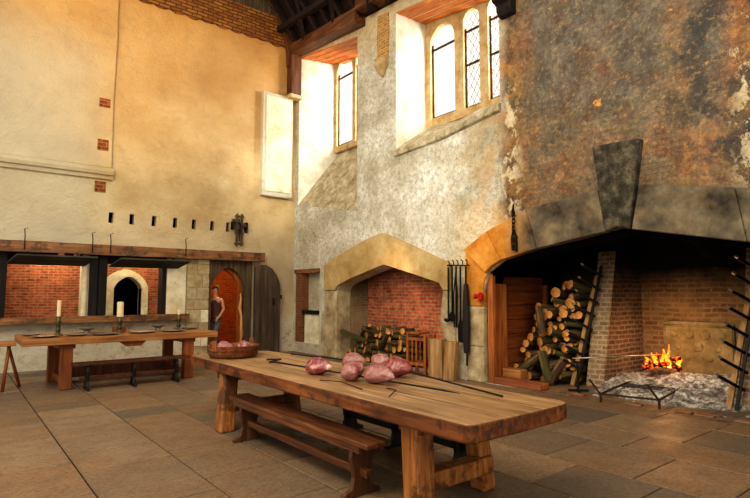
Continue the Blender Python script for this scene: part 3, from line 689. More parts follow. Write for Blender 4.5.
# spit racks
def rack(loc, name, n, lab, ly=-.27):
    o = thing(name, lab, 'spit rack', loc)
    bm = NB(); beam(bm, (0, 0, 0), (.58, ly, 2.3), .045, .045); link('upright', bm, M['iron'], o)
    bm = NB(); beam(bm, (.06, .12, 0), (.62, ly+.12, 2.1), .08, .07); link('timber_rail', bm, M['pale_wood'], o, bevel=.008)
    for k in range(n):
        z_ = .34+k*(2.05/n); u = z_/2.3; x_, y_ = .58*u, ly*u
        bm = NB(); beam(bm, (x_+.05, y_-.04, z_-.05), (x_-.27, y_+.20, z_+.17), .036, .045); p = link('prong', bm, M['iron'], o, bevel=.004)
        bm = NB(); beam(bm, (x_-.25, y_+.19, z_+.165), (x_-.30, y_+.225, z_+.215), .04, .03); link('prong_tip', bm, M['iron_bright'], p)
    return o
rack((9.36, 5.60, 0), 'spit_rack', 8, 'sloping iron rack of eight prongs leaning on the brick pier beside the log pile')
rack((9.36, 2.98, 0), 'spit_rack', 8, 'sloping iron rack of prongs at the right of the fire, by the picture edge')
# fireback
o = thing('fireback', 'large cast fireback with faint relief standing against the brick behind the fire', 'fireback', (11.25, 4.15, .02))
bm = NB(); prism(bm, [(-.62, 0), (.62, 0), (.62, 1.17), (.5, 1.2), (-.5, 1.2), (-.62, 1.17)], -.06, 0, 'x'); link('plate', bm, stone('fireback_metal', (92, 78, 48), (130, 112, 72), (160, 142, 100), 3, bumps=.6), o, bevel=.01)
bm = NB()
for (yy, zz, r) in ((-.42, .95, .07), (-.14, .95, .09), (.14, .95, .09), (.42, .95, .07), (-.35, .7, .06), (0, .72, .1), (.35, .7, .06), (-.2, .5, .05), (.2, .5, .05)):
    bmesh.ops.create_uvsphere(bm, u_segments=12, v_segments=6, radius=r, matrix=Matrix.Translation((-.06, yy, zz)) @ Matrix.Diagonal((.25, 1, 1, 1)))
for a_, b_ in (((-.58, .06), (.58, .06)), ((-.58, 1.12), (.58, 1.12)), ((-.58, .06), (-.58, 1.12)), ((.58, .06), (.58, 1.12))): beam(bm, (-.065, *a_), (-.065, *b_), .03, .03)
link('relief', bm, bpy.data.materials['fireback_metal'], o, smooth=True)
# ash bed
def height_ash(x_, y_):
    dx = (x_-10.45)/1.55; dy = (y_-4.15)/1.65; r2 = dx*dx+dy*dy
    return max(0, 1-r2)**.8*.40*(.75+.4*noise.noise(Vector((x_*1.5, y_*1.5, 0))))+.05*noise.noise(Vector((x_*5, y_*5, 1)))+.035*noise.noise(Vector((x_*14, y_*14, 4)))-.02
bm = NB(); nx, ny = 80, 90; grid = []
for i in range(nx+1):
    row = []
    for j in range(ny+1):
        x_ = 8.72+2.5*i/nx; y_ = 2.66+2.52*j/ny
        row.append(bm.verts.new((x_, y_, height_ash(x_, y_))))
    grid.append(row)
for i in range(nx):
    for j in range(ny): bm.faces.new((grid[i][j], grid[i+1][j], grid[i+1][j+1], grid[i][j+1]))
o = link('ash_heap', bm, M['ash']); setp(o, 'broad bed of pale grey ash spread across the great hearth', 'ash', kind='stuff')
bm = NB()
rng = random.Random(8)
for (xx, yy, s_) in ((8.62, 5.05, .13), (8.8, 5.3, .10), (8.55, 4.1, .1), (8.6, 3.6, .12), (8.66, 2.9, .14)):
    pass
bm.free()
HB = NB()
for (xa, ya, w, l) in ((8.5, 3.0, .12, .24), (8.52, 3.3, .12, .22), (8.48, 4.0, .12, .26), (8.53, 5.0, .16, .2), (8.5, 2.5, .12, .24)):
    box(HB, xa, xa+w, ya, ya+l, 0, .025)
struct('trim_18', HB, brickmat('kerb_brick', 'y', (168, 92, 62), (150, 84, 60), (150, 120, 92)), bevel=.008)

# ------------------------------------------------------------------ fire
o = thing('campfire', 'small wood fire burning on top of the ash in the great hearth', 'fire', (10.5, 4.50, .37))
for k, (a_, b_) in enumerate((((-.25, .25, .0), (.15, -.2, .12)), ((.2, .3, .02), (-.15, -.15, .1)), ((-.05, -.32, .0), (.05, .15, .24)), ((.0, .35, .05), (.05, -.3, .2)))):
    bm = NB(); tube(bm, [a_, b_], .05, 8, rs=[.055, .04]); link('burning_log', bm, M['ember'], o)
rng = random.Random(4)
for k, (fx, fy, h, r) in enumerate(((0, .0, .34, .06), (.04, .17, .25, .055), (-.05, -.13, .30, .05), (.02, -.26, .18, .05), (.0, .30, .15, .05), (-.1, .08, .19, .045), (.1, -.05, .42, .03))):
    bm = NB(); pts = []; rs = []
    for i in range(9):
        u = i/8; pts.append((fx+.05*math.sin(u*5+k)*u, fy+.05*math.cos(u*4+k*2)*u, .02+h*u)); rs.append(max(.004, r*math.sin(PI*(.18+.82*u))**.8*(1.1-u*.55)))
    tube(bm, pts, r, 10, rs=rs); link('flame', bm, M['flame'], o, smooth=True)

# ------------------------------------------------------------------ iron grate standing in front, spit and its stand
o = thing('iron_grate', 'low four-legged iron cradle with slatted basket standing in front of the fire', 'grate', (8.36, 4.58, 0), 0)
A = Vector((0, 0, 0)); B = Vector((.22, -.82, 0)); D = Vector((1.8, .22, 0))
up = Vector((0, 0, 1))
for p, nm in ((A, 'front_horn'), (B, 'front_horn')):
    bm = NB(); beam(bm, p, p+up*.13, .028, .028); beam(bm, p+up*.12, p+up*.36-D*.04+Vector((-.06, .12, 0)), .026, .026); link('leg', bm, M['iron_rust'], o)
for p in (A+D, B+D):
    bm = NB(); beam(bm, p, p+up*.2, .026, .026); link('leg', bm, M['iron_rust'], o)
bm = NB(); beam(bm, A+up*.13, B+up*.13, .026, .026); beam(bm, A+up*.13, A+D+up*.19, .026, .026); beam(bm, B+up*.13, B+D+up*.19, .026, .026); beam(bm, A+D+up*.19, B+D+up*.19, .026, .026)
link('frame', bm, M['iron_rust'], o)
bm = NB()
for k in range(9):
    u = .42+.55*k/8; beam(bm, A+D*u+up*(.145+.05*u), B+D*u+up*(.145+.05*u), .016, .016)
link('basket_bars', bm, M['iron'], o)
o = thing('spit_stand', 'short iron stand holding the near end of the long steel spit', 'spit stand', (8.95, 5.32, 0))
bm = NB(); tube(bm, [(0, 0, .03), (0, 0, .52)], .018, 8); beam(bm, (-.0, -.08, .52), (0, .08, .52), .03, .03); beam(bm, (0, -.08, .52), (0, -.08, .58), .02, .02); beam(bm, (0, .08, .52), (0, .08, .58), .02, .02); link('post', bm, M['iron'], o)
bm = NB(); beam(bm, (-.15, -.1, .02), (.15, .1, .02), .04, .03); beam(bm, (-.12, .13, .02), (.12, -.13, .02), .04, .03); link('foot', bm, M['iron'], o)
bm = NB(); tube(bm, [(8.95, 5.42, .575), (10.45, 4.52, .62)], .013, 8); o = link('roasting_spit', bm, M['iron_bright'], smooth=True); setp(o, 'long thin pale steel spit reaching from its stand into the fire', 'spit')

# ------------------------------------------------------------------ firewood
def log_mesh(L, r, seed, mat):
    rg = random.Random(seed); bm = NB(); n = 6; pts = []; rs = []
    ox, oy = rg.uniform(-1, 1)*.02, rg.uniform(-1, 1)*.02
    for i in range(n):
        u = i/(n-1); pts.append((ox*math.sin(u*PI), oy*math.sin(u*PI), (u-.5)*L)); rs.append(r*(1+rg.uniform(-.06, .06)))
    tube(bm, pts, r, 10, rs=rs, cap_mi=1)
    for v in bm.verts:
        a = math.atan2(v.co.y, v.co.x); k = 1+.06*math.sin(2*a+seed)+.04*math.sin(5*a+seed*2); v.co.x *= k; v.co.y *= k
    o = link('firewood_log', bm, [mat, M['cut']], smooth=False); return o
protos = []
for i in range(6): protos.append((log_mesh(.62, [.062, .075, .085, .07, .055, .095][i], i+1, M['bark'] if i % 2 else M['bark_green']), [.062, .075, .085, .07, .055, .095][i]))
used = [False]*6
def place_log(idx, p, d, lab, grp, s_=1., L=1.):
    src = protos[idx][0]
    if not used[idx]: used[idx] = True; o = src
    else: o = src.copy(); C.objects.link(o)
    q = Vector((0, 0, 1)).rotation_difference(Vector(d).normalized()); o.rotation_mode = 'QUATERNION'; o.rotation_quaternion = q
    o.location = p; o.scale = (s_, s_, L)
    setp(o, lab, 'log', grp); return o
rng = random.Random(21)
L1 = 'round firewood log with pale sawn end, stacked in the tall pile inside the great hearth'; G1 = 'firewood logs piled in the great hearth'
row = 0; z = .08
def left_edge(z_):
    P = ((0, 6.9), (.68, 6.88), (1.0, 6.68), (1.4, 6.52), (1.8, 6.2), (2.05, 5.9))
    for (a0, b0), (a1, b1) in zip(P, P[1:]):
        if a0 <= z_ <= a1: return b0+(b1-b0)*(z_-a0)/(a1-a0)
    return 5.8
while z < 2.0:
    y_ = 5.70+(.085 if row % 2 else 0)
    while y_ < left_edge(z):
        i = rng.randrange(6); yy = y_+rng.uniform(-.015, .015)
        d = (-1, rng.uniform(-.35, .42), rng.uniform(-.2, .25)) if rng.random() > .2 else (-1, rng.choice((-.9, .9)), rng.uniform(-.2, .4))
        place_log(i, (9.62+.20*z+rng.uniform(-.20, .10), yy, z+rng.uniform(-.015, .015)), d, L1, G1, rng.uniform(.85, 1.1), rng.uniform(.8, 1.05))
        y_ += .172
    z += .15; row += 1
L2 = 'thick firewood branch leaning slantwise against the front of the tall log pile'; G2 = 'branches leaning on the tall log pile'
for (p, d, i, s_, L) in (((9.16, 6.5, .36), (.5, -.6, .6), 5, .95, .85), ((9.12, 6.1, .34), (.35, .55, 1), 2, 1., 1.), ((9.2, 6.24, 1.22), (.3, .35, 1), 5, .85, .95), ((9.14, 5.86, .3), (.5, -.4, 1), 1, 1, .9)):
    place_log(i, p, d, L2, G2, s_, L)
# kerb timber and block in front of the pile
bm = NB(); hexa(bm, [(8.42, 6.9, 0), (8.42, 5.75, 0), (8.70, 5.75, 0), (8.70, 6.9, 0), (8.42, 6.9, .13), (8.42, 5.75, .11), (8.70, 5.75, .11), (8.70, 6.9, .13)]); o = link('kerb_timber', bm, wood('kerb_wood', (96, 50, 28), (146, 84, 52), (170, 112, 76), 'y'), bevel=.015); setp(o, 'reddish squared timber lying along the front of the log pile', 'timber')
bm = NB(); box(bm, -.12, .12, -.22, .22, 0, .27); o = link('wood_block', bm, wood('block_wood', (110, 68, 30), (160, 108, 56), (188, 136, 82), 'y'), bevel=.02, loc=(8.84, 6.62, .0)); setp(o, 'squared oak block standing behind the kerb timber at the left end of the log pile', 'wood block')
# small fireplace pile
L3 = 'firewood log with bright sawn end, heaped on the floor of the smaller brick fireplace'; G3 = 'firewood logs in the small fireplace'
rng = random.Random(11); z = .08; row = 0
while z < .92:
    y_ = 9.45+z*.25+(.09 if row % 2 else 0); ymax = 12.0-z*.7 if z < .6 else 11.6-z*.5
    while y_ < ymax:
        i = rng.randrange(6); side = rng.random() < .35
        d = (-1, rng.uniform(.7, 1.8), rng.uniform(-.05, .25)) if side else (-1, rng.uniform(-.35, .7), rng.uniform(-.15, .25))
        place_log(i, (8.78+.2*z+rng.uniform(-.08, .08), y_, z+rng.uniform(-.01, .02)), d, L3, G3, rng.uniform(.9, 1.15), rng.uniform(.8, 1.))
        y_ += .19
    z += .145; row += 1
for k, (p, d) in enumerate((((8.55, 11.1, .82), (-.4, -.9, .35)), ((8.62, 10.7, .80), (-.5, .9, .2)), ((8.5, 11.55, .62), (-.3, 1, .3)), ((8.45, 10.2, .62), (-.4, -.8, .5)))):
    place_log(k, p, d, 'long firewood branch tossed across the top of the heap in the small fireplace', 'loose branches on the small fireplace heap', .85, 1.4)
# stumps and stool
for (yy, xx, h, w, tilt, lb) in ((8.06, 8.14, .80, .38, .04, 'tall pale split trunk section standing before the right jamb of the small fireplace'), (7.66, 8.08, .78, .28, -.10, 'narrower pale split trunk section leaning beside its wider neighbour by the tool rack')):
    bm = NB(); n = 10
    lo = [(.5*w*math.cos(2*PI*k/n)*(1+.12*math.sin(k*3)), .55*w*math.sin(2*PI*k/n)*(1+.1*math.cos(k*2))) for k in range(n)]
    prism(bm, lo, 0, h, 'z', side_mi=0)
    for v in bm.verts: v.co.y += v.co.z*tilt; v.co.x *= 1-.12*v.co.z
    o = link('split_stump', bm, M['pale_wood'], bevel=.012, loc=(xx, yy, 0)); setp(o, lb, 'stump')
o = thing('wooden_stool', 'orange-brown joined wooden stool frame with turned spindles beside the log heap', 'stool', (8.28, 8.72, 0), R(10))
for sx in (-.17, .17):
    for sy in (-.24, .24):
        bm = NB(); beam(bm, (sx, sy, 0), (sx, sy, .86), .06, .06); link('leg', bm, M['chair_wood'], o, bevel=.008)
for sx in (-.17, .17):
    for za in (.72, .18):
        bm = NB(); box(bm, sx-.02, sx+.02, -.22, .22, za, za+.07); link('rail', bm, M['chair_wood'], o, bevel=.005)
for sy in (-.24, .24):
    for za in (.72, .20):
        bm = NB(); box(bm, -.16, .16, sy-.02, sy+.02, za, za+.07); link('rail', bm, M['chair_wood'], o, bevel=.005)
for sy in (-.11, 0, .11):
    bm = NB(); lathe(bm, [(.012, .24), (.022, .34), (.012, .42), (.026, .5), (.012, .58), (.02, .66), (.012, .72)], 8, -.17, sy); link('spindle', bm, M['chair_wood'], o, smooth=True)
bm = NB(); box(bm, -.2, .2, -.1, .27, .86, .90); link('seat', bm, M['chair_wood'], o, bevel=.01)

# ------------------------------------------------------------------ tool rack between fireplaces
o = thing('tool_rail', 'iron rail with hooks fixed to the wall between the two fireplaces', 'rail', (8.35, 7.56, 2.33))
bm = NB(); tube(bm, [(-.10, .30, .03), (-.10, -.28, .0)], .014, 8); link('rail', bm, M['iron'], o)
for k in range(5):
    bm = NB(); yy = .24-k*.125; tube(bm, [(-.10, yy, .03), (-.10, yy, .1), (-.13, yy+.02, .13)], .012, 6); tube(bm, [(0, yy, .0), (-.10, yy, .02)], .010, 6); link('hook', bm, M['iron'], o)
tools = [('iron_ladle', 7.80, 1.1, 'ladle', 'long-handled dark iron ladle hanging leftmost on the tool rail'), ('iron_skimmer', 7.69, .95, 'skimmer', 'flat iron skimmer with long shaft hanging second on the tool rail'),
         ('fire_tongs', 7.58, 1.25, 'tongs', 'long dark fire tongs hanging third on the tool rail'), ('fire_shovel', 7.46, 1.15, 'shovel', 'dark iron fire shovel hanging fourth on the tool rail'),
         ('leather_bellows', 7.31, 1.6, 'bellows', 'tall narrow black leather bellows hanging rightmost by the great arch')]
for nm, yy, L, kd, lb in tools:
    o = thing(nm, lb, kd, (8.22, yy, 2.31))
    bm = NB(); tube(bm, [(0, 0, 0), (0, .01, -L if kd != 'bellows' else -.5)], .02, 6); link('handle', bm, M['iron'], o)
    if kd == 'ladle':
        bm = NB(); lathe(bm, [(.0, -.05), (.06, -.03), (.075, .03)], 14); bmesh.ops.translate(bm, verts=bm.verts, vec=(-.04, .01, -L)); link('bowl', bm, M['iron'], o, smooth=True)
    elif kd == 'skimmer':
        bm = NB(); prism(bm, [(.08*math.cos(a*PI/8)+.01, .11*math.sin(a*PI/8)-L-.08) for a in range(16)], -.012, .0, 'x'); link('disc', bm, M['iron'], o)
    elif kd == 'tongs':
        bm = NB(); tube(bm, [(-.01, .0, -.1), (-.02, .06, -.6), (-.02, .05, -L)], .014, 6); tube(bm, [(-.01, .0, -.1), (-.02, -.05, -.6), (-.02, -.02, -L)], .014, 6); link('arm', bm, M['iron'], o)
    elif kd == 'shovel':
        bm = NB(); prism(bm, [(-.03, -1.1), (.03, -1.1), (.08, -1.2), (.075, -1.55), (-.075, -1.55), (-.08, -1.2)], -.015, .0, 'x'); link('blade', bm, M['iron'], o, bevel=.005)
    else:
        bm = NB(); prism(bm, [(-.03, -.35), (.03, -.35), (.06, -.7), (.085, -1.2), (.05, -1.75), (-.04, -1.75), (-.06, -1.3), (-.05, -.7)], -.05, .05, 'x'); link('bag', bm, M['leather'], o, bevel=.02)
        bm = NB(); tube(bm, [(0, 0, -1.75), (0, 0, -2.0)], .02, 8); link('nozzle', bm, M['iron'], o)
bm = NB()
prism(bm, [(.0, .09), (.06, .03), (.15, .06), (.16, -.05), (.06, -.01), (.03, -.10), (-.05, -.07), (-.06, .04)], -.05, .03, 'x'); o = link('red_bow', bm, M['red_cloth'], bevel=.015, loc=(8.22, 6.93, 1.70)); setp(o, 'small bright red cloth knot hung at the left springing of the great arch', 'bow')
# hanging chain on the arch
o = thing('pot_chain', 'short dark bunch of iron chain hanging on the left of the great arch', 'chain', (8.2, 6.08, 3.32))
bm = NB(); rng = random.Random(2)
for k in range(11):
    zz = -.07*k; a = k % 2
    P = [(.03*math.cos(q_*PI/4)*(0 if a else 1)-.02, .03*math.cos(q_*PI/4)*(1 if a else 0)+rng.uniform(-.01, .01), zz+.05*math.sin(q_*PI/4)) for q_ in range(9)]
    tube(bm, P, .012, 6)
link('links', bm, M['iron'], o)
bm = NB(); tube(bm, [(0, 0, .12), (0, .03, .0), (0, 0, -.1)], .02, 6); prism(bm, [(-.05, -.78), (.05, -.76), (.07, -.55), (.02, -.35), (-.05, -.5)], -.03, .02, 'x'); link('hook', bm, M['iron'], o)

# ------------------------------------------------------------------ roof
bm = NB()
prism(bm, [(14.5, 9.30), (14.5, 9.62), (10.85, 9.32), (10.85, 8.93)], 7.96, 8.34, 'x')
o = link('wall_plate', bm, M['roof_oak'], bevel=.02); setp(o, 'heavy squared oak wall plate above the left window, beside the corner post', 'beam')
bm = NB(); prism(bm, [(10.85, 9.22), (10.85, 9.55), (-2, 8.5), (-2, 8.1)], 7.96, 8.34, 'x'); o = link('wall_plate', bm, M['roof_oak'], bevel=.02); setp(o, 'oak wall plate running above the brick-striped pier and the wide right window', 'beam')
bm = NB(); box(bm, 7.98, 8.34, 14.16, 14.47, 7.96, 10.8); o = thing('wall_post', 'upright dark oak roof post in the corner of the hall, standing on a plaster stub', 'post', (0, 0, 0)); link('post', bm, M['roof_oak_z'], o, bevel=.02)
bm = NB(); pts = []
for i in range(13):
    a = i/12; pts.append((8.0-1.1*(1-math.cos(a*PI/2)), 14.34, 8.9+2.1*math.sin(a*PI/2)))
for i in range(12): beam(bm, pts[i], pts[i+1], .15, .14)
link('curved_brace', bm, M['roof_oak_z'], o)
bm = NB(); box(bm, 7.93, 8.36, 14.13, 14.49, 7.86, 7.98); link('corbel', bm, M['stone_gothic'], o, bevel=.02)
rf = Vector((-math.sin(R(40)), 0, math.cos(R(40))))
def rp(y_, s_, up_=0.): return Vector((8.2-s_*math.cos(R(52)), y_, 9.45-(14.5-y_)*.086+s_*math.sin(R(52))+up_))
for k in range(15):
    y_ = 14.0-k*.62
    bm = NB(); beam(bm, rp(y_, 0), rp(y_, 6.5), .13, .15); o = link('rafter', bm, M['roof_dark']); setp(o, 'dark sloping oak rafter in the shadowed roof above the wall plate', 'rafter', 'rafters of the roof')
bm = NB(); hexa(bm, [rp(14.5, -.4, .1)+Vector((0, 0, .12)), rp(4, -.4, .22), rp(4, 6.5, .22), rp(14.5, 6.5, .22), rp(14.5, -.4, .3), rp(4, -.4, .3), rp(4, 6.5, .3), rp(14.5, 6.5, .3)])
struct('ceiling', bm, M['roof_dark'])
for k in range(3):
    bm = NB(); beam(bm, rp(14.4, .9+k*1.3, -.12), rp(4.5, .9+k*1.3, -.12), .16, .16); o = link('purlin', bm, M['roof_dark']); setp(o, 'long dark purlin running under the rafters along the roof', 'purlin', 'purlins of the roof')
rng = random.Random(9)
for k in range(4):
    y_ = 13.6-k*1.6
    bm = NB(); beam(bm, rp(y_, .1, -.1), rp(y_-1.1, 1.9, -.15), .12, .12); o = link('wind_brace', bm, M['roof_dark']); setp(o, 'slanting dark wind brace crossing the rafters of the roof', 'brace', 'wind braces of the roof')

# ------------------------------------------------------------------ foreground table
TH = .85
o = thing('refectory_table', 'long heavy oak kitchen table with scrubbed pale top and thick dark edge in the foreground', 'table', (0, 0, 0))
fr = [(2.82+.010*noise.noise(Vector((0, y_*2, 0))), y_) for y_ in [2.62+.2*i for i in range(26)]]
outline = [(2.88, 2.50), (3.4, 2.485), (3.95, 2.50), (4.07, 2.53), (4.11, 2.60)]
outline += [(4.11+.012*noise.noise(Vector((3, .3*i, 0)))-.014*i*.2, 2.6+.3*i) for i in range(1, 17)]
outline += [(4.0, 7.75), (3.75, 7.98), (3.3, 7.98), (2.95, 7.94), (2.83, 7.88)]+fr[::-1]+[(2.83, 2.54)]
bm = NB(); prism(bm, outline, TH-.135, TH, 'z', side_mi=1)
for f_ in bm.faces:
    if abs(f_.calc_center_median().z-(TH-.135)) < .01: f_.material_index = 1
link('tabletop', bm, [M['top_wood'], M['edge_wood']], o, bevel=.016)
bm = NB()
for xx, y0, y1 in ((3.27, 2.6, 7.9), (3.72, 2.6, 7.9)): box(bm, xx-.004, xx+.004, y0, y1, TH-.004, TH+.0015)
link('board_joint', bm, M['edge_wood'], o)
def leg(xt, yt, xb, yb, w=.09, mat='leg_wood', zt=TH-.135):
    bm = NB(); hexa(bm, [(xb-w, yb-w, 0), (xb+w, yb-w, 0), (xb+w, yb+w, 0), (xb-w, yb+w, 0), (xt-w, yt-w, zt), (xt+w, yt-w, zt), (xt+w, yt+w, zt), (xt-w, yt+w, zt)])
    link('leg', bm, M[mat], o, bevel=.025)
leg(2.98, 6.86, 2.84, 6.64, .10); leg(3.88, 6.86, 3.92, 6.75, .09, 'legdark_wood'); leg(3.06, 3.28, 3.04, 3.22, .10); leg(3.78, 3.30, 3.86, 3.26, .085)
bm = NB(); box(bm, 2.92, 3.98, 6.80, 7.12, TH-.25, TH-.136); link('cross_bearer', bm, M['edge_wood'], o, bevel=.01)
bm = NB(); box(bm, 2.98, 3.9, 3.16, 3.42, TH-.23, TH-.136); link('cross_bearer', bm, M['edge_wood'], o, bevel=.01)
bm = NB(); box(bm, 3.0, 3.88, 3.15, 3.31, .16, .31); link('stretcher', bm, M['leg_wood'], o, bevel=.015)
bm = NB(); box(bm, 2.94, 3.88, 6.66, 6.78, .22, .34); link('stretcher', bm, M['legdark_wood'], o, bevel=.015)

# ------------------------------------------------------------------ benches
def bench_leg(parent, y_, mat, w=.13, ht=.44):
    pr = [(-.20, 0), (.20, 0), (.20, .035), (.11, .07), (.085, .16), (.105, .26), (.12, .34), (.10, ht), (-.10, ht), (-.12, .34), (-.105, .26), (-.085, .16), (-.11, .07), (-.20, .035)]
    bm = NB(); prism(bm, pr, y_-.025, y_+.025, 'y'); return link('leg', bm, mat, parent, bevel=.008)
def bench(name, lab, L, ys, seat_mat, leg_mat, loc, rotz, hw=.15):
    o = thing(name, lab, 'bench', loc, rotz)
    bm = NB(); prism(bm, [(-hw, -L/2), (hw, -L/2), (hw, L/2), (-hw, L/2)], .45, .50, 'z'); link('seat', bm, seat_mat, o, bevel=.012)
    for y_ in ys: bench_leg(o, y_, leg_mat)
    for sx in ((-.115, .115) if L != 2.1 else ()):
        bm = NB(); box(bm, sx-.012, sx+.012, -L/2+.12, L/2-.12, .40, .45); link('apron', bm, seat_mat, o)
    bm = NB(); box(bm, -.03, .03, ys[0]-.12, ys[-1]+.12, .17, .24); link('stretcher', bm, seat_mat, o, bevel=.006)
    return o
bench('wooden_bench', 'long dark red-brown bench with shaped board legs along the near side of the foreground table', 2.80, (-1.14, 1.10), M['bench_wood'], M['bench_leg'], (2.90, 4.97, 0), 0, .135)
bench('wooden_bench', 'black bench with waisted legs on the far side of the foreground table', 2.5, (-1.0, -.03, .92), M['bench_black'], M['bench_black'], (4.14, 4.78, 0), 0, .13)
bench('wooden_bench', 'low black-legged bench in front of the far table under the hatches', 2.1, (-.80, 0, .80), M['bench_wood_x'], M['bench_black'], (2.84, 11.02, 0), R(90), .14)

# ------------------------------------------------------------------ things on the foreground table
def unit(px_): return px_
o = thing('wooden_tub', 'round shallow stave tub with hoops holding meat at the far end of the foreground table', 'tub', (3.24, 7.32, TH), R(20))
bm = NB(); lathe(bm, [(.30, .0), (.33, .02), (.36, .16), (.365, .17), (.345, .17), (.31, .035), (.0, .03)], 28); link('staves', bm, M['tub_wood'], o)
for zz, r in ((.045, .338), (.12, .355)):
    bm = NB(); lathe(bm, [(r, zz-.014), (r+.008, zz-.012), (r+.012, zz+.012), (r, zz+.014)], 28)
    link('hoop', bm, M['edge_wood'], o)
for a in (0, PI):
    bm = NB(); prism(bm, [(-.05, .1), (.05, .1), (.04, .25), (-.04, .25)], .352 if a == 0 else -.367, .367 if a == 0 else -.352, 'x'); link('handle_lug', bm, M['tub_wood'], o, bevel=.008)
def meat(loc, rad, rot, seed, lab, long=1.45, grp=None):
    bm = NB(); bmesh.ops.create_icosphere(bm, subdivisions=4, radius=1)
    for v in bm.verts:
        p = v.co.copy(); n = noise.noise(p*1.1+Vector((seed, 0, 0)))*.20+noise.noise(p*3.0+Vector((0, seed, 0)))*.07+noise.noise(p*7+Vector((0, 0, seed)))*.04
        crease = -.06*math.exp(-((p.z-.1*math.sin(3*p.x+seed))*5)**2)*(1 if p.x < .6 else .4)
        p *= 1+n+crease; taper = 1-.30*p.x-.12*p.x*p.x
        v.co = Vector((p.x*long, p.y*taper, p.z*.82*taper))*rad
    zmin = min(v.co.z for v in bm.verts)
    o = link('meat_joint', bm, M['meat_dark'] if seed in (1, 6) else M['meat'], smooth=True); o.rotation_euler = (0, 0, rot)
    o.location = (loc[0], loc[1], loc[2]-zmin-.006 if loc[2] < 1 else loc[2]); setp(o, lab, 'meat', grp); return o
# two spits lying on the table, with the meat threaded on them
A_ = Vector((3.12, 5.84, .93)); B_ = Vector((3.50, 3.32, .89))
bm = NB(); tube(bm, [A_, B_+Vector((0, .06, 0)), B_+Vector((0, -.12, 0))], .012, 8, rs=[.010, .009, .003])
o = thing('roasting_spit', 'iron spit with cranked handle, threaded through the front three joints of meat', 'spit'); link('rod', bm, M['iron'], o)
bm = NB(); tube(bm, [A_, A_+Vector((-.02, .10, -.01)), A_+Vector((.30, .42, -.03)), A_+Vector((.24, .68, -.055))], .012, 8); link('crank_handle', bm, M['iron'], o)
bm = NB(); tube(bm, [(4.0, 7.0, TH+.014), (3.92, 4.9, TH+.10), (3.80, 2.98, TH+.014)], .009, 8); o = link('roasting_spit', bm, M['iron']); setp(o, 'straight iron spit lying near the far edge of the foreground table', 'spit')
MEATS = [((3.28, 5.10), .115, -1.45, 1, 1.75, 'dark red joint of meat alone on the spit, leftmost on the tabletop'),
         ((3.32, 4.53), .122, -1.9, 2, 1.05, 'pale stubby joint of meat in the front of the cluster, left of the long one'),
         ((3.42, 4.19), .108, -1.5, 3, 1.85, 'long pink joint of meat lying at the front centre of the cluster'),
         ((3.80, 5.14), .122, -1.2, 4, 1.25, 'pale pink joint of meat at the back left of the cluster'),
         ((3.96, 4.82), .122, -1.7, 5, 1.25, 'pink joint of meat at the back middle of the cluster'),
         ((3.86, 4.40), .125, -1.4, 6, 1.25, 'darker pink joint of meat at the right end of the cluster')]
for (x_, y_), r, rot, sd, lg, lb in MEATS: meat((x_, y_, TH), r, rot, sd, lb, lg)
for (x_, y_, sd, lb) in ((3.12, 7.36, 8, 'pale joint of meat in the left half of the wooden tub'), (3.38, 7.24, 9, 'pale joint of meat in the right half of the wooden tub')):
    meat((x_, y_, TH+.05), .105, sd*.7, sd, lb, 1.1)
for k, (P, lb) in enumerate((([(3.06, 4.75, TH+.008), (3.12, 4.45, TH+.02), (3.08, 4.05, TH+.006)], 'thin dark skewer lying in front of the pale joints of meat'), ([(3.30, 3.95, TH+.008), (3.22, 3.72, TH+.03), (3.05, 3.62, TH+.006)], 'short bent skewer lying on the table right of the meat'))):
    bm = NB(); tube(bm, P, .005, 6); o = link('iron_skewer', bm, M['iron']); setp(o, lb, 'skewer')

# ------------------------------------------------------------------ far table with pewter and candlesticks
FH = .95
o = thing('trestle_table', 'long brown oak table laid with pewter plates below the serving hatches', 'table', (0, 0, 0))
bm = NB(); prism(bm, [(1.02, 11.12), (4.56, 11.12), (4.58, 12.70), (1.04, 12.72)], FH-.12, FH, 'z', side_mi=0); link('tabletop', bm, M['far_top'], o, bevel=.015)
for (x_, y_) in ((1.74, 11.34), (3.99, 11.34), (1.70, 12.55), (3.95, 12.52)):
    bm = NB(); hexa(bm, [(x_-.10, y_-.09, 0), (x_+.10, y_-.09, 0), (x_+.10, y_+.09, 0), (x_-.10, y_+.09, 0), (x_-.10, y_-.09, FH-.12), (x_+.10, y_-.09, FH-.12), (x_+.10, y_+.09, FH-.12), (x_-.10, y_+.09, FH-.12)]); link('leg', bm, M['far_leg'], o, bevel=.015)
for x_ in (1.74, 3.99):
    bm = NB(); box(bm, x_-.14, x_+.14, 11.28, 12.6, FH-.21, FH-.121); link('bearer', bm, M['far_leg'], o, bevel=.01)
bm = NB(); box(bm, 1.84, 3.88, 12.4, 12.5, .06, .34); link('stretcher', bm, M['legdark_wood'], o, bevel=.01)
for x_ in (1.74, 3.97):
    bm = NB(); box(bm, x_-.06, x_+.06, 11.42, 12.46, .08, .2); link('foot_rail', bm, M['far_leg'], o, bevel=.01)
bm = NB(); prism(bm, [(-.25, .0), (.25, .0), (.16, -.10), (-.10, -.10)], 11.2, 11.3, 'y'); bmesh.ops.translate(bm, verts=bm.verts, vec=(2.86, 0, FH-.12)); link('drawer_block', bm, M['far_leg'], o)
def plate(x_, y_, r, lab, zz=FH):
    o = thing('pewter_plate', lab, 'plate', (x_, y_, zz))
    bm = NB(); lathe(bm, [(r*.6, 0), (r*.68, .012), (r*.98, .028), (r, .034), (r*.94, .036), (r*.66, .022), (.0, .014)], 26); link('dish', bm, M['pewter'], o, smooth=True)
    return o
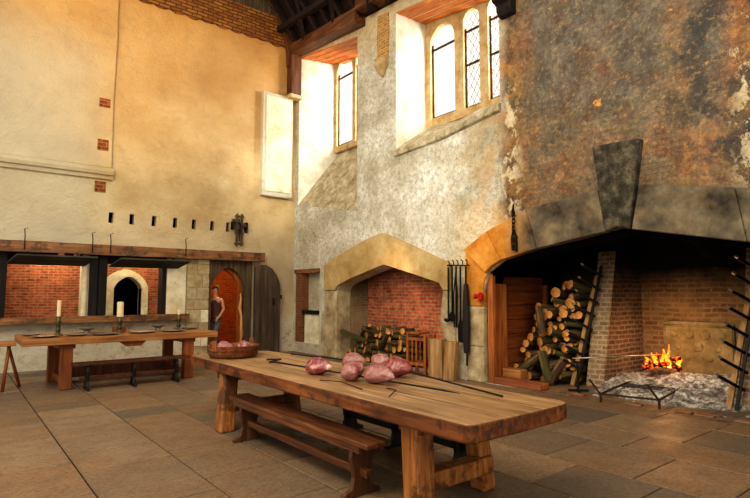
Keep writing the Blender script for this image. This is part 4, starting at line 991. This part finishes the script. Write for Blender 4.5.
for x_, y_, r, lb in ((1.28, 12.2, .19, 'pewter plate near the left end of the far table, at the back'), (1.42, 11.55, .24, 'pewter plate nearest the left front corner of the far table'), (1.95, 11.62, .20, 'pewter plate between the first and second candlesticks at the front edge'),
                    (2.42, 11.55, .27, 'wide bright pewter charger in the front just left of the second candlestick'), (3.14, 11.62, .27, 'wide pewter charger in the front just right of the second candlestick'), (3.78, 11.66, .27, 'pale pewter charger in front of the third candlestick'),
                    (4.30, 12.22, .22, 'pewter plate at the right end of the far table, in front'), (4.22, 12.52, .17, 'pewter plate at the right end of the far table, at the back')): plate(x_, y_, r, lb)
def bowl(x_, y_, r, h, lab, mat='pewter'):
    o = thing('footed_bowl', lab, 'bowl', (x_, y_, FH))
    bm = NB(); lathe(bm, [(r*.5, 0), (r*.45, .012), (r*.25, h*.35), (r*.35, h*.5), (r, h), (r*.97, h+.006), (r*.3, h*.6), (0, h*.55)], 22); link('bowl', bm, M[mat], o, smooth=True); return o
bowl(2.25, 12.35, .19, .11, 'footed pewter bowl at the back, left of the second candlestick'); bowl(3.66, 12.3, .2, .12, 'footed pewter bowl at the back, between the second and third candlesticks')
bm = NB(); box(bm, -.12, .12, -.09, .09, 0, .02); prism(bm, [(-.12, -.09), (.12, -.09), (.12, .09), (-.12, .09)], .02, .10, 'z', [[(-.10, -.07), (.10, -.07), (.10, .07), (-.10, .07)]]); o = link('wooden_box', bm, M['tub_wood'], bevel=.004, loc=(2.88, 12.42, FH)); setp(o, 'little open brown wooden box at the back of the far table', 'box')
def candlestick(x_, y_, hh, candle, lab, cw=.03):
    o = thing('candlestick', lab, 'candlestick', (x_, y_, FH))
    bm = NB(); lathe(bm, [(.10, 0), (.10, .015), (.05, .04), (.035, .08), (.055, .10), (.035, .13), (.04, hh*.6), (.06, hh*.7), (.04, hh*.8), (.05, hh), (.0, hh)], 16); link('stick', bm, M['brass'], o, smooth=True)
    if candle:
        bm = NB(); lathe(bm, [(cw, hh), (cw, hh+candle), (cw*.6, hh+candle+.01), (0, hh+candle+.01)], 14); link('candle', bm, M['wax'], o)
    return o
candlestick(1.66, 11.85, .37, .30, 'leftmost dark candlestick on the far table, with a tall slim candle', .035)
candlestick(2.78, 11.95, .33, .30, 'middle candlestick on the far table, with a thick pale candle', .065)
candlestick(4.02, 12.05, .34, .10, 'rightmost candlestick on the far table, with only a candle stub', .03)
# trestle stool at left edge
o = thing('splay_leg_stool', 'wooden stool with splayed round legs at the left edge beside the far table', 'stool', (.72, 12.0, 0))
bm = NB(); prism(bm, [(-.42, -.22), (.28, -.22), (.30, .22), (-.42, .22)], .80, .87, 'z'); link('seat', bm, M['far_top'], o, bevel=.012)
for (a, b_) in (((.18, -.12), (.10, -.28)), ((.18, .12), (.40, .20)), ((-.3, -.12), (-.42, -.25)), ((-.3, .12), (-.44, .26))):
    bm = NB(); tube(bm, [(b_[0], b_[1], 0), (a[0], a[1], .8)], .028, 8); link('leg', bm, M['far_leg'], o, smooth=True)

# ------------------------------------------------------------------ person in the doorway
def skin_obj(name, joints, edges, mat, parent, root=0, sub=2):
    me = bpy.data.meshes.new(name); me.from_pydata([j[0] for j in joints], edges, []); o = bpy.data.objects.new(name, me); C.objects.link(o); o.parent = parent
    me.materials.append(mat); s_ = o.modifiers.new('skin', 'SKIN'); s_.use_smooth_shade = True
    lay_ = me.skin_vertices[0] if me.skin_vertices else None
    if lay_ is None: me.attributes
    for i, j in enumerate(joints):
        r = j[1]; me.skin_vertices[0].data[i].radius = r if isinstance(r, tuple) else (r, r); me.skin_vertices[0].data[i].use_root = (i == root)
    b = o.modifiers.new('sub', 'SUBSURF'); b.levels = sub; b.render_levels = sub
    return o
def skin_layer(me):
    bm_ = bmesh.new(); bm_.from_mesh(me); bm_.verts.layers.skin.verify(); bm_.to_mesh(me); bm_.free()
def skin_obj(name, joints, edges, mat, parent, root=0, sub=2):
    me = bpy.data.meshes.new(name); me.from_pydata([j[0] for j in joints], edges, []); skin_layer(me)
    o = bpy.data.objects.new(name, me); C.objects.link(o); o.parent = parent; me.materials.append(mat)
    s_ = o.modifiers.new('skin', 'SKIN'); s_.use_smooth_shade = True
    for i, j in enumerate(joints):
        r = j[1]; d = me.skin_vertices[0].data[i]; d.radius = r if isinstance(r, tuple) else (r, r); d.use_root = (i == root)
    b = o.modifiers.new('sub', 'SUBSURF'); b.levels = sub; b.render_levels = sub
    return o
P_ = thing('person', 'person in sleeveless brown top and grey trousers walking through the arched doorway', 'person', (5.98, 14.78, .15), R(-55))
skinm = plain('skin_tone', (206, 148, 116), .5, .4, 0, .1); hairm = plain('blond_hair', (176, 140, 72), .7, .3, 0, .3, 40)
topm = plain('brown_top', (98, 70, 62), .85, .2, 0, .25); trm = plain('grey_trousers', (106, 98, 96), .85, .2, 0, .2); shoem = plain('dark_shoe', (40, 32, 28), .6, .3)
# local: x to the person's side, -y is forward
J = [((0, 0, .96), (.14, .10)), ((0, -.01, 1.15), (.12, .09)), ((0, -.02, 1.38), (.155, .10)), ((0, -.02, 1.52), (.06, .06)), ((0, -.05, 1.60), (.055, .06)),
     ((0, -.06, 1.68), (.078, .09)), ((0, -.06, 1.78), (.07, .085)),
     ((.19, -.02, 1.44), .05), ((.23, .04, 1.17), .042), ((.20, -.12, .98), .034), ((.19, -.19, .92), (.022, .035)),
     ((-.19, -.02, 1.44), .05), ((-.23, -.02, 1.17), .042), ((-.19, -.20, 1.06), .034), ((-.16, -.28, 1.05), (.022, .035)),
     ((.09, 0, .90), .09), ((.09, -.16, .50), .06), ((.09, -.08, .10), .045), ((.09, -.20, .035), .035),
     ((-.09, 0, .90), .09), ((-.09, .03, .50), .06), ((-.09, .22, .13), .045), ((-.09, .12, .04), .035)]
Ed = [(0, 1), (1, 2), (2, 3), (3, 4), (4, 5), (5, 6), (2, 7), (7, 8), (8, 9), (9, 10), (2, 11), (11, 12), (12, 13), (13, 14), (0, 15), (15, 16), (16, 17), (17, 18), (0, 19), (19, 20), (20, 21), (21, 22)]
def finger_set(base, dirv, side):
    for k in range(4):
        off = Vector((0, 0, (k-1.5)*.019)); L = [.06, .075, .07, .055][k]
        b0 = Vector(base)+Vector(dirv)*.03+off; n = len(J); J.append((tuple(b0), .010)); J.append((tuple(b0+Vector(dirv)*L*.5), .009)); J.append((tuple(b0+Vector(dirv)*L+Vector((side*-.02, 0, -.01))), .007))
        Ed.extend([(base_i, n), (n, n+1), (n+1, n+2)])
for base_i, sd in ((10, 1), (14, -1)):
    b0 = Vector(J[base_i][0]); finger_set(b0, Vector((0, -.8, -.5)).normalized(), sd)
    n = len(J); J.append((tuple(b0+Vector((-sd*.03, -.01, .03))), .010)); J.append((tuple(b0+Vector((-sd*.05, -.05, .035))), .008)); Ed.extend([(base_i, n), (n, n+1)])
skin_obj('body', J, Ed, skinm, P_)
skin_obj('top', [((0, 0, .84), (.175, .135)), ((0, -.01, 1.15), (.14, .11)), ((0, -.02, 1.38), (.17, .115)), ((0, -.02, 1.47), (.10, .08))], [(0, 1), (1, 2), (2, 3)], topm, P_)
skin_obj('trousers', [((0, 0, .98), (.15, .115)), ((.09, 0, .86), .10), ((.09, -.16, .50), .078), ((.09, -.08, .14), .06), ((-.09, 0, .86), .10), ((-.09, .03, .50), .078), ((-.09, .21, .17), .06)], [(0, 1), (1, 2), (2, 3), (0, 4), (4, 5), (5, 6)], trm, P_)
skin_obj('shoe', [((.09, -.05, .05), .05), ((.09, -.22, .035), .04)], [(0, 1)], shoem, P_); skin_obj('shoe', [((-.09, .25, .08), .05), ((-.09, .10, .04), .04)], [(0, 1)], shoem, P_)
bm = NB(); bmesh.ops.create_uvsphere(bm, u_segments=20, v_segments=12, radius=1, matrix=Matrix.Translation((0, -.03, 1.755)) @ Matrix.Diagonal((.098, .112, .115, 1)))
bmesh.ops.create_uvsphere(bm, u_segments=12, v_segments=8, radius=.055, matrix=Matrix.Translation((0, .08, 1.72)))
dl = [v for v in bm.verts if v.co.y < -.09 and v.co.z < 1.80]; bmesh.ops.delete(bm, geom=dl, context='VERTS'); link('hair', bm, hairm, P_, smooth=True)
bm = NB(); prism(bm, [(-.165, 1.63), (-.185, 1.655), (-.16, 1.70), (-.14, 1.70), (-.14, 1.63)], -.012, .012, 'x')
for sx in (-.03, .03): bmesh.ops.create_uvsphere(bm, u_segments=8, v_segments=6, radius=.01, matrix=Matrix.Translation((sx, -.145, 1.715)))
box(bm, -.025, .025, -.148, -.135, 1.625, 1.632); link('face', bm, skinm, P_, bevel=.004)

# ------------------------------------------------------------------ light
W = bpy.data.worlds.new('world'); sc.world = W; W.use_nodes = True
W.node_tree.nodes['Background'].inputs[0].default_value = (1, .93, .80, 1); W.node_tree.nodes['Background'].inputs[1].default_value = 1.1
def area(name, loc, target, size, power, col, sy=None):
    l = bpy.data.lights.new(name, 'AREA'); l.energy = power; l.color = col; l.size = size
    if sy: l.shape = 'RECTANGLE'; l.size_y = sy
    o = bpy.data.objects.new(name, l); C.objects.link(o); o.location = loc
    o.rotation_euler = (Vector(target)-Vector(loc)).to_track_quat('-Z', 'Y').to_euler(); return o
def point(name, loc, power, col, r=.1):
    l = bpy.data.lights.new(name, 'POINT'); l.energy = power; l.color = col; l.shadow_soft_size = r
    o = bpy.data.objects.new(name, l); C.objects.link(o); o.location = loc; return o
def spot(name, loc, target, power, col, ang, blend=.8, r=.2):
    l = bpy.data.lights.new(name, 'SPOT'); l.energy = power; l.color = col; l.spot_size = R(ang); l.spot_blend = blend; l.shadow_soft_size = r
    o = bpy.data.objects.new(name, l); C.objects.link(o); o.location = loc
    o.rotation_euler = (Vector(target)-Vector(loc)).to_track_quat('-Z', 'Y').to_euler(); return o
area('daylight_1', (10.6, 11.2, 8.0), (8.2, 14.3, 6.3), 2.2, 900, (1, .97, .9), 3)
area('daylight_2', (10.6, 6.8, 8.0), (8.4, 9.6, 7.0), 2.2, 800, (1, .97, .9), 3)
area('hall_fill', (-2.5, 3, 8.5), (7, 9, 2), 5, 700, (1, .90, .74), 5)  # added fill standing in for unseen windows across the hall
spot('warm_uplight', (1.0, 9.5, 3.0), (5.0, 14.5, 9.5), 900, (1, .62, .22), 70, 1.)
spot('arch_lamp', (6.0, 8.2, 4.0), (8.3, 6.7, 2.4), 150, (1, .58, .2), 55, 1.)
spot('hearth_lamp', (7.6, 4.6, 1.9), (9.5, 6.4, .5), 60, (1, .74, .46), 75, 1.)
spot('fireback_fill', (9.2, 4.1, 2.3), (11.2, 4.1, .8), 42, (1, .84, .58), 90, 1.)  # added spot brightening the fireback, no lamp hangs there
spot('corner_fill', (4.2, 8.5, 6.5), (7.55, 14.5, 5.2), 1300, (1, .98, .92), 27, 1., .5)  # added spot imitating window glow on the plaster by the corner
spot('ash_fill', (8.9, 3.9, 2.3), (10.2, 4.0, .2), 90, (1, .92, .8), 80, 1.)  # unseen extra light added to lift the ash
spot('wall_fill', (3.0, 7.0, 3.5), (8.3, 9.0, 4.4), 600, (1, .96, .88), 55, 1., .6)  # added fill for the window wall, without a real source
spot('left_wall_fill', (.0, 7.0, 3.5), (1.2, 14.5, 6.0), 110, (1, .96, .86), 45, 1., .6)  # added fill on the upper left plaster
spot('chimney_fill', (2.0, 2.0, 3.5), (8.35, 4.0, 5.8), 420, (1, .88, .66), 60, 1., .6)  # added spot to lift the masonry over the hearth
point('fire_light', (10.35, 4.4, .9), 22, (1, .45, .15), .12)
point('passage_lamp', (6.9, 15.6, 2.6), 90, (1, .55, .2), .2)
point('hatch_lamp', (2.0, 15.3, 2.9), 55, (1, .80, .55), .2)
point('hatch_lamp_right', (4.1, 15.25, 2.9), 35, (1, .80, .55), .2)
spot('small_fireplace_fill', (6.6, 9.6, 3.2), (9.2, 9.6, 1.3), 160, (1, .72, .48), 60, 1.)  # added spot to brighten the brick at the back
sc.view_settings.view_transform = 'Standard'; sc.view_settings.look = 'Medium High Contrast'
sc.view_settings.exposure = 0
sc.cycles.use_denoising = True
sc.cycles.max_bounces = 8
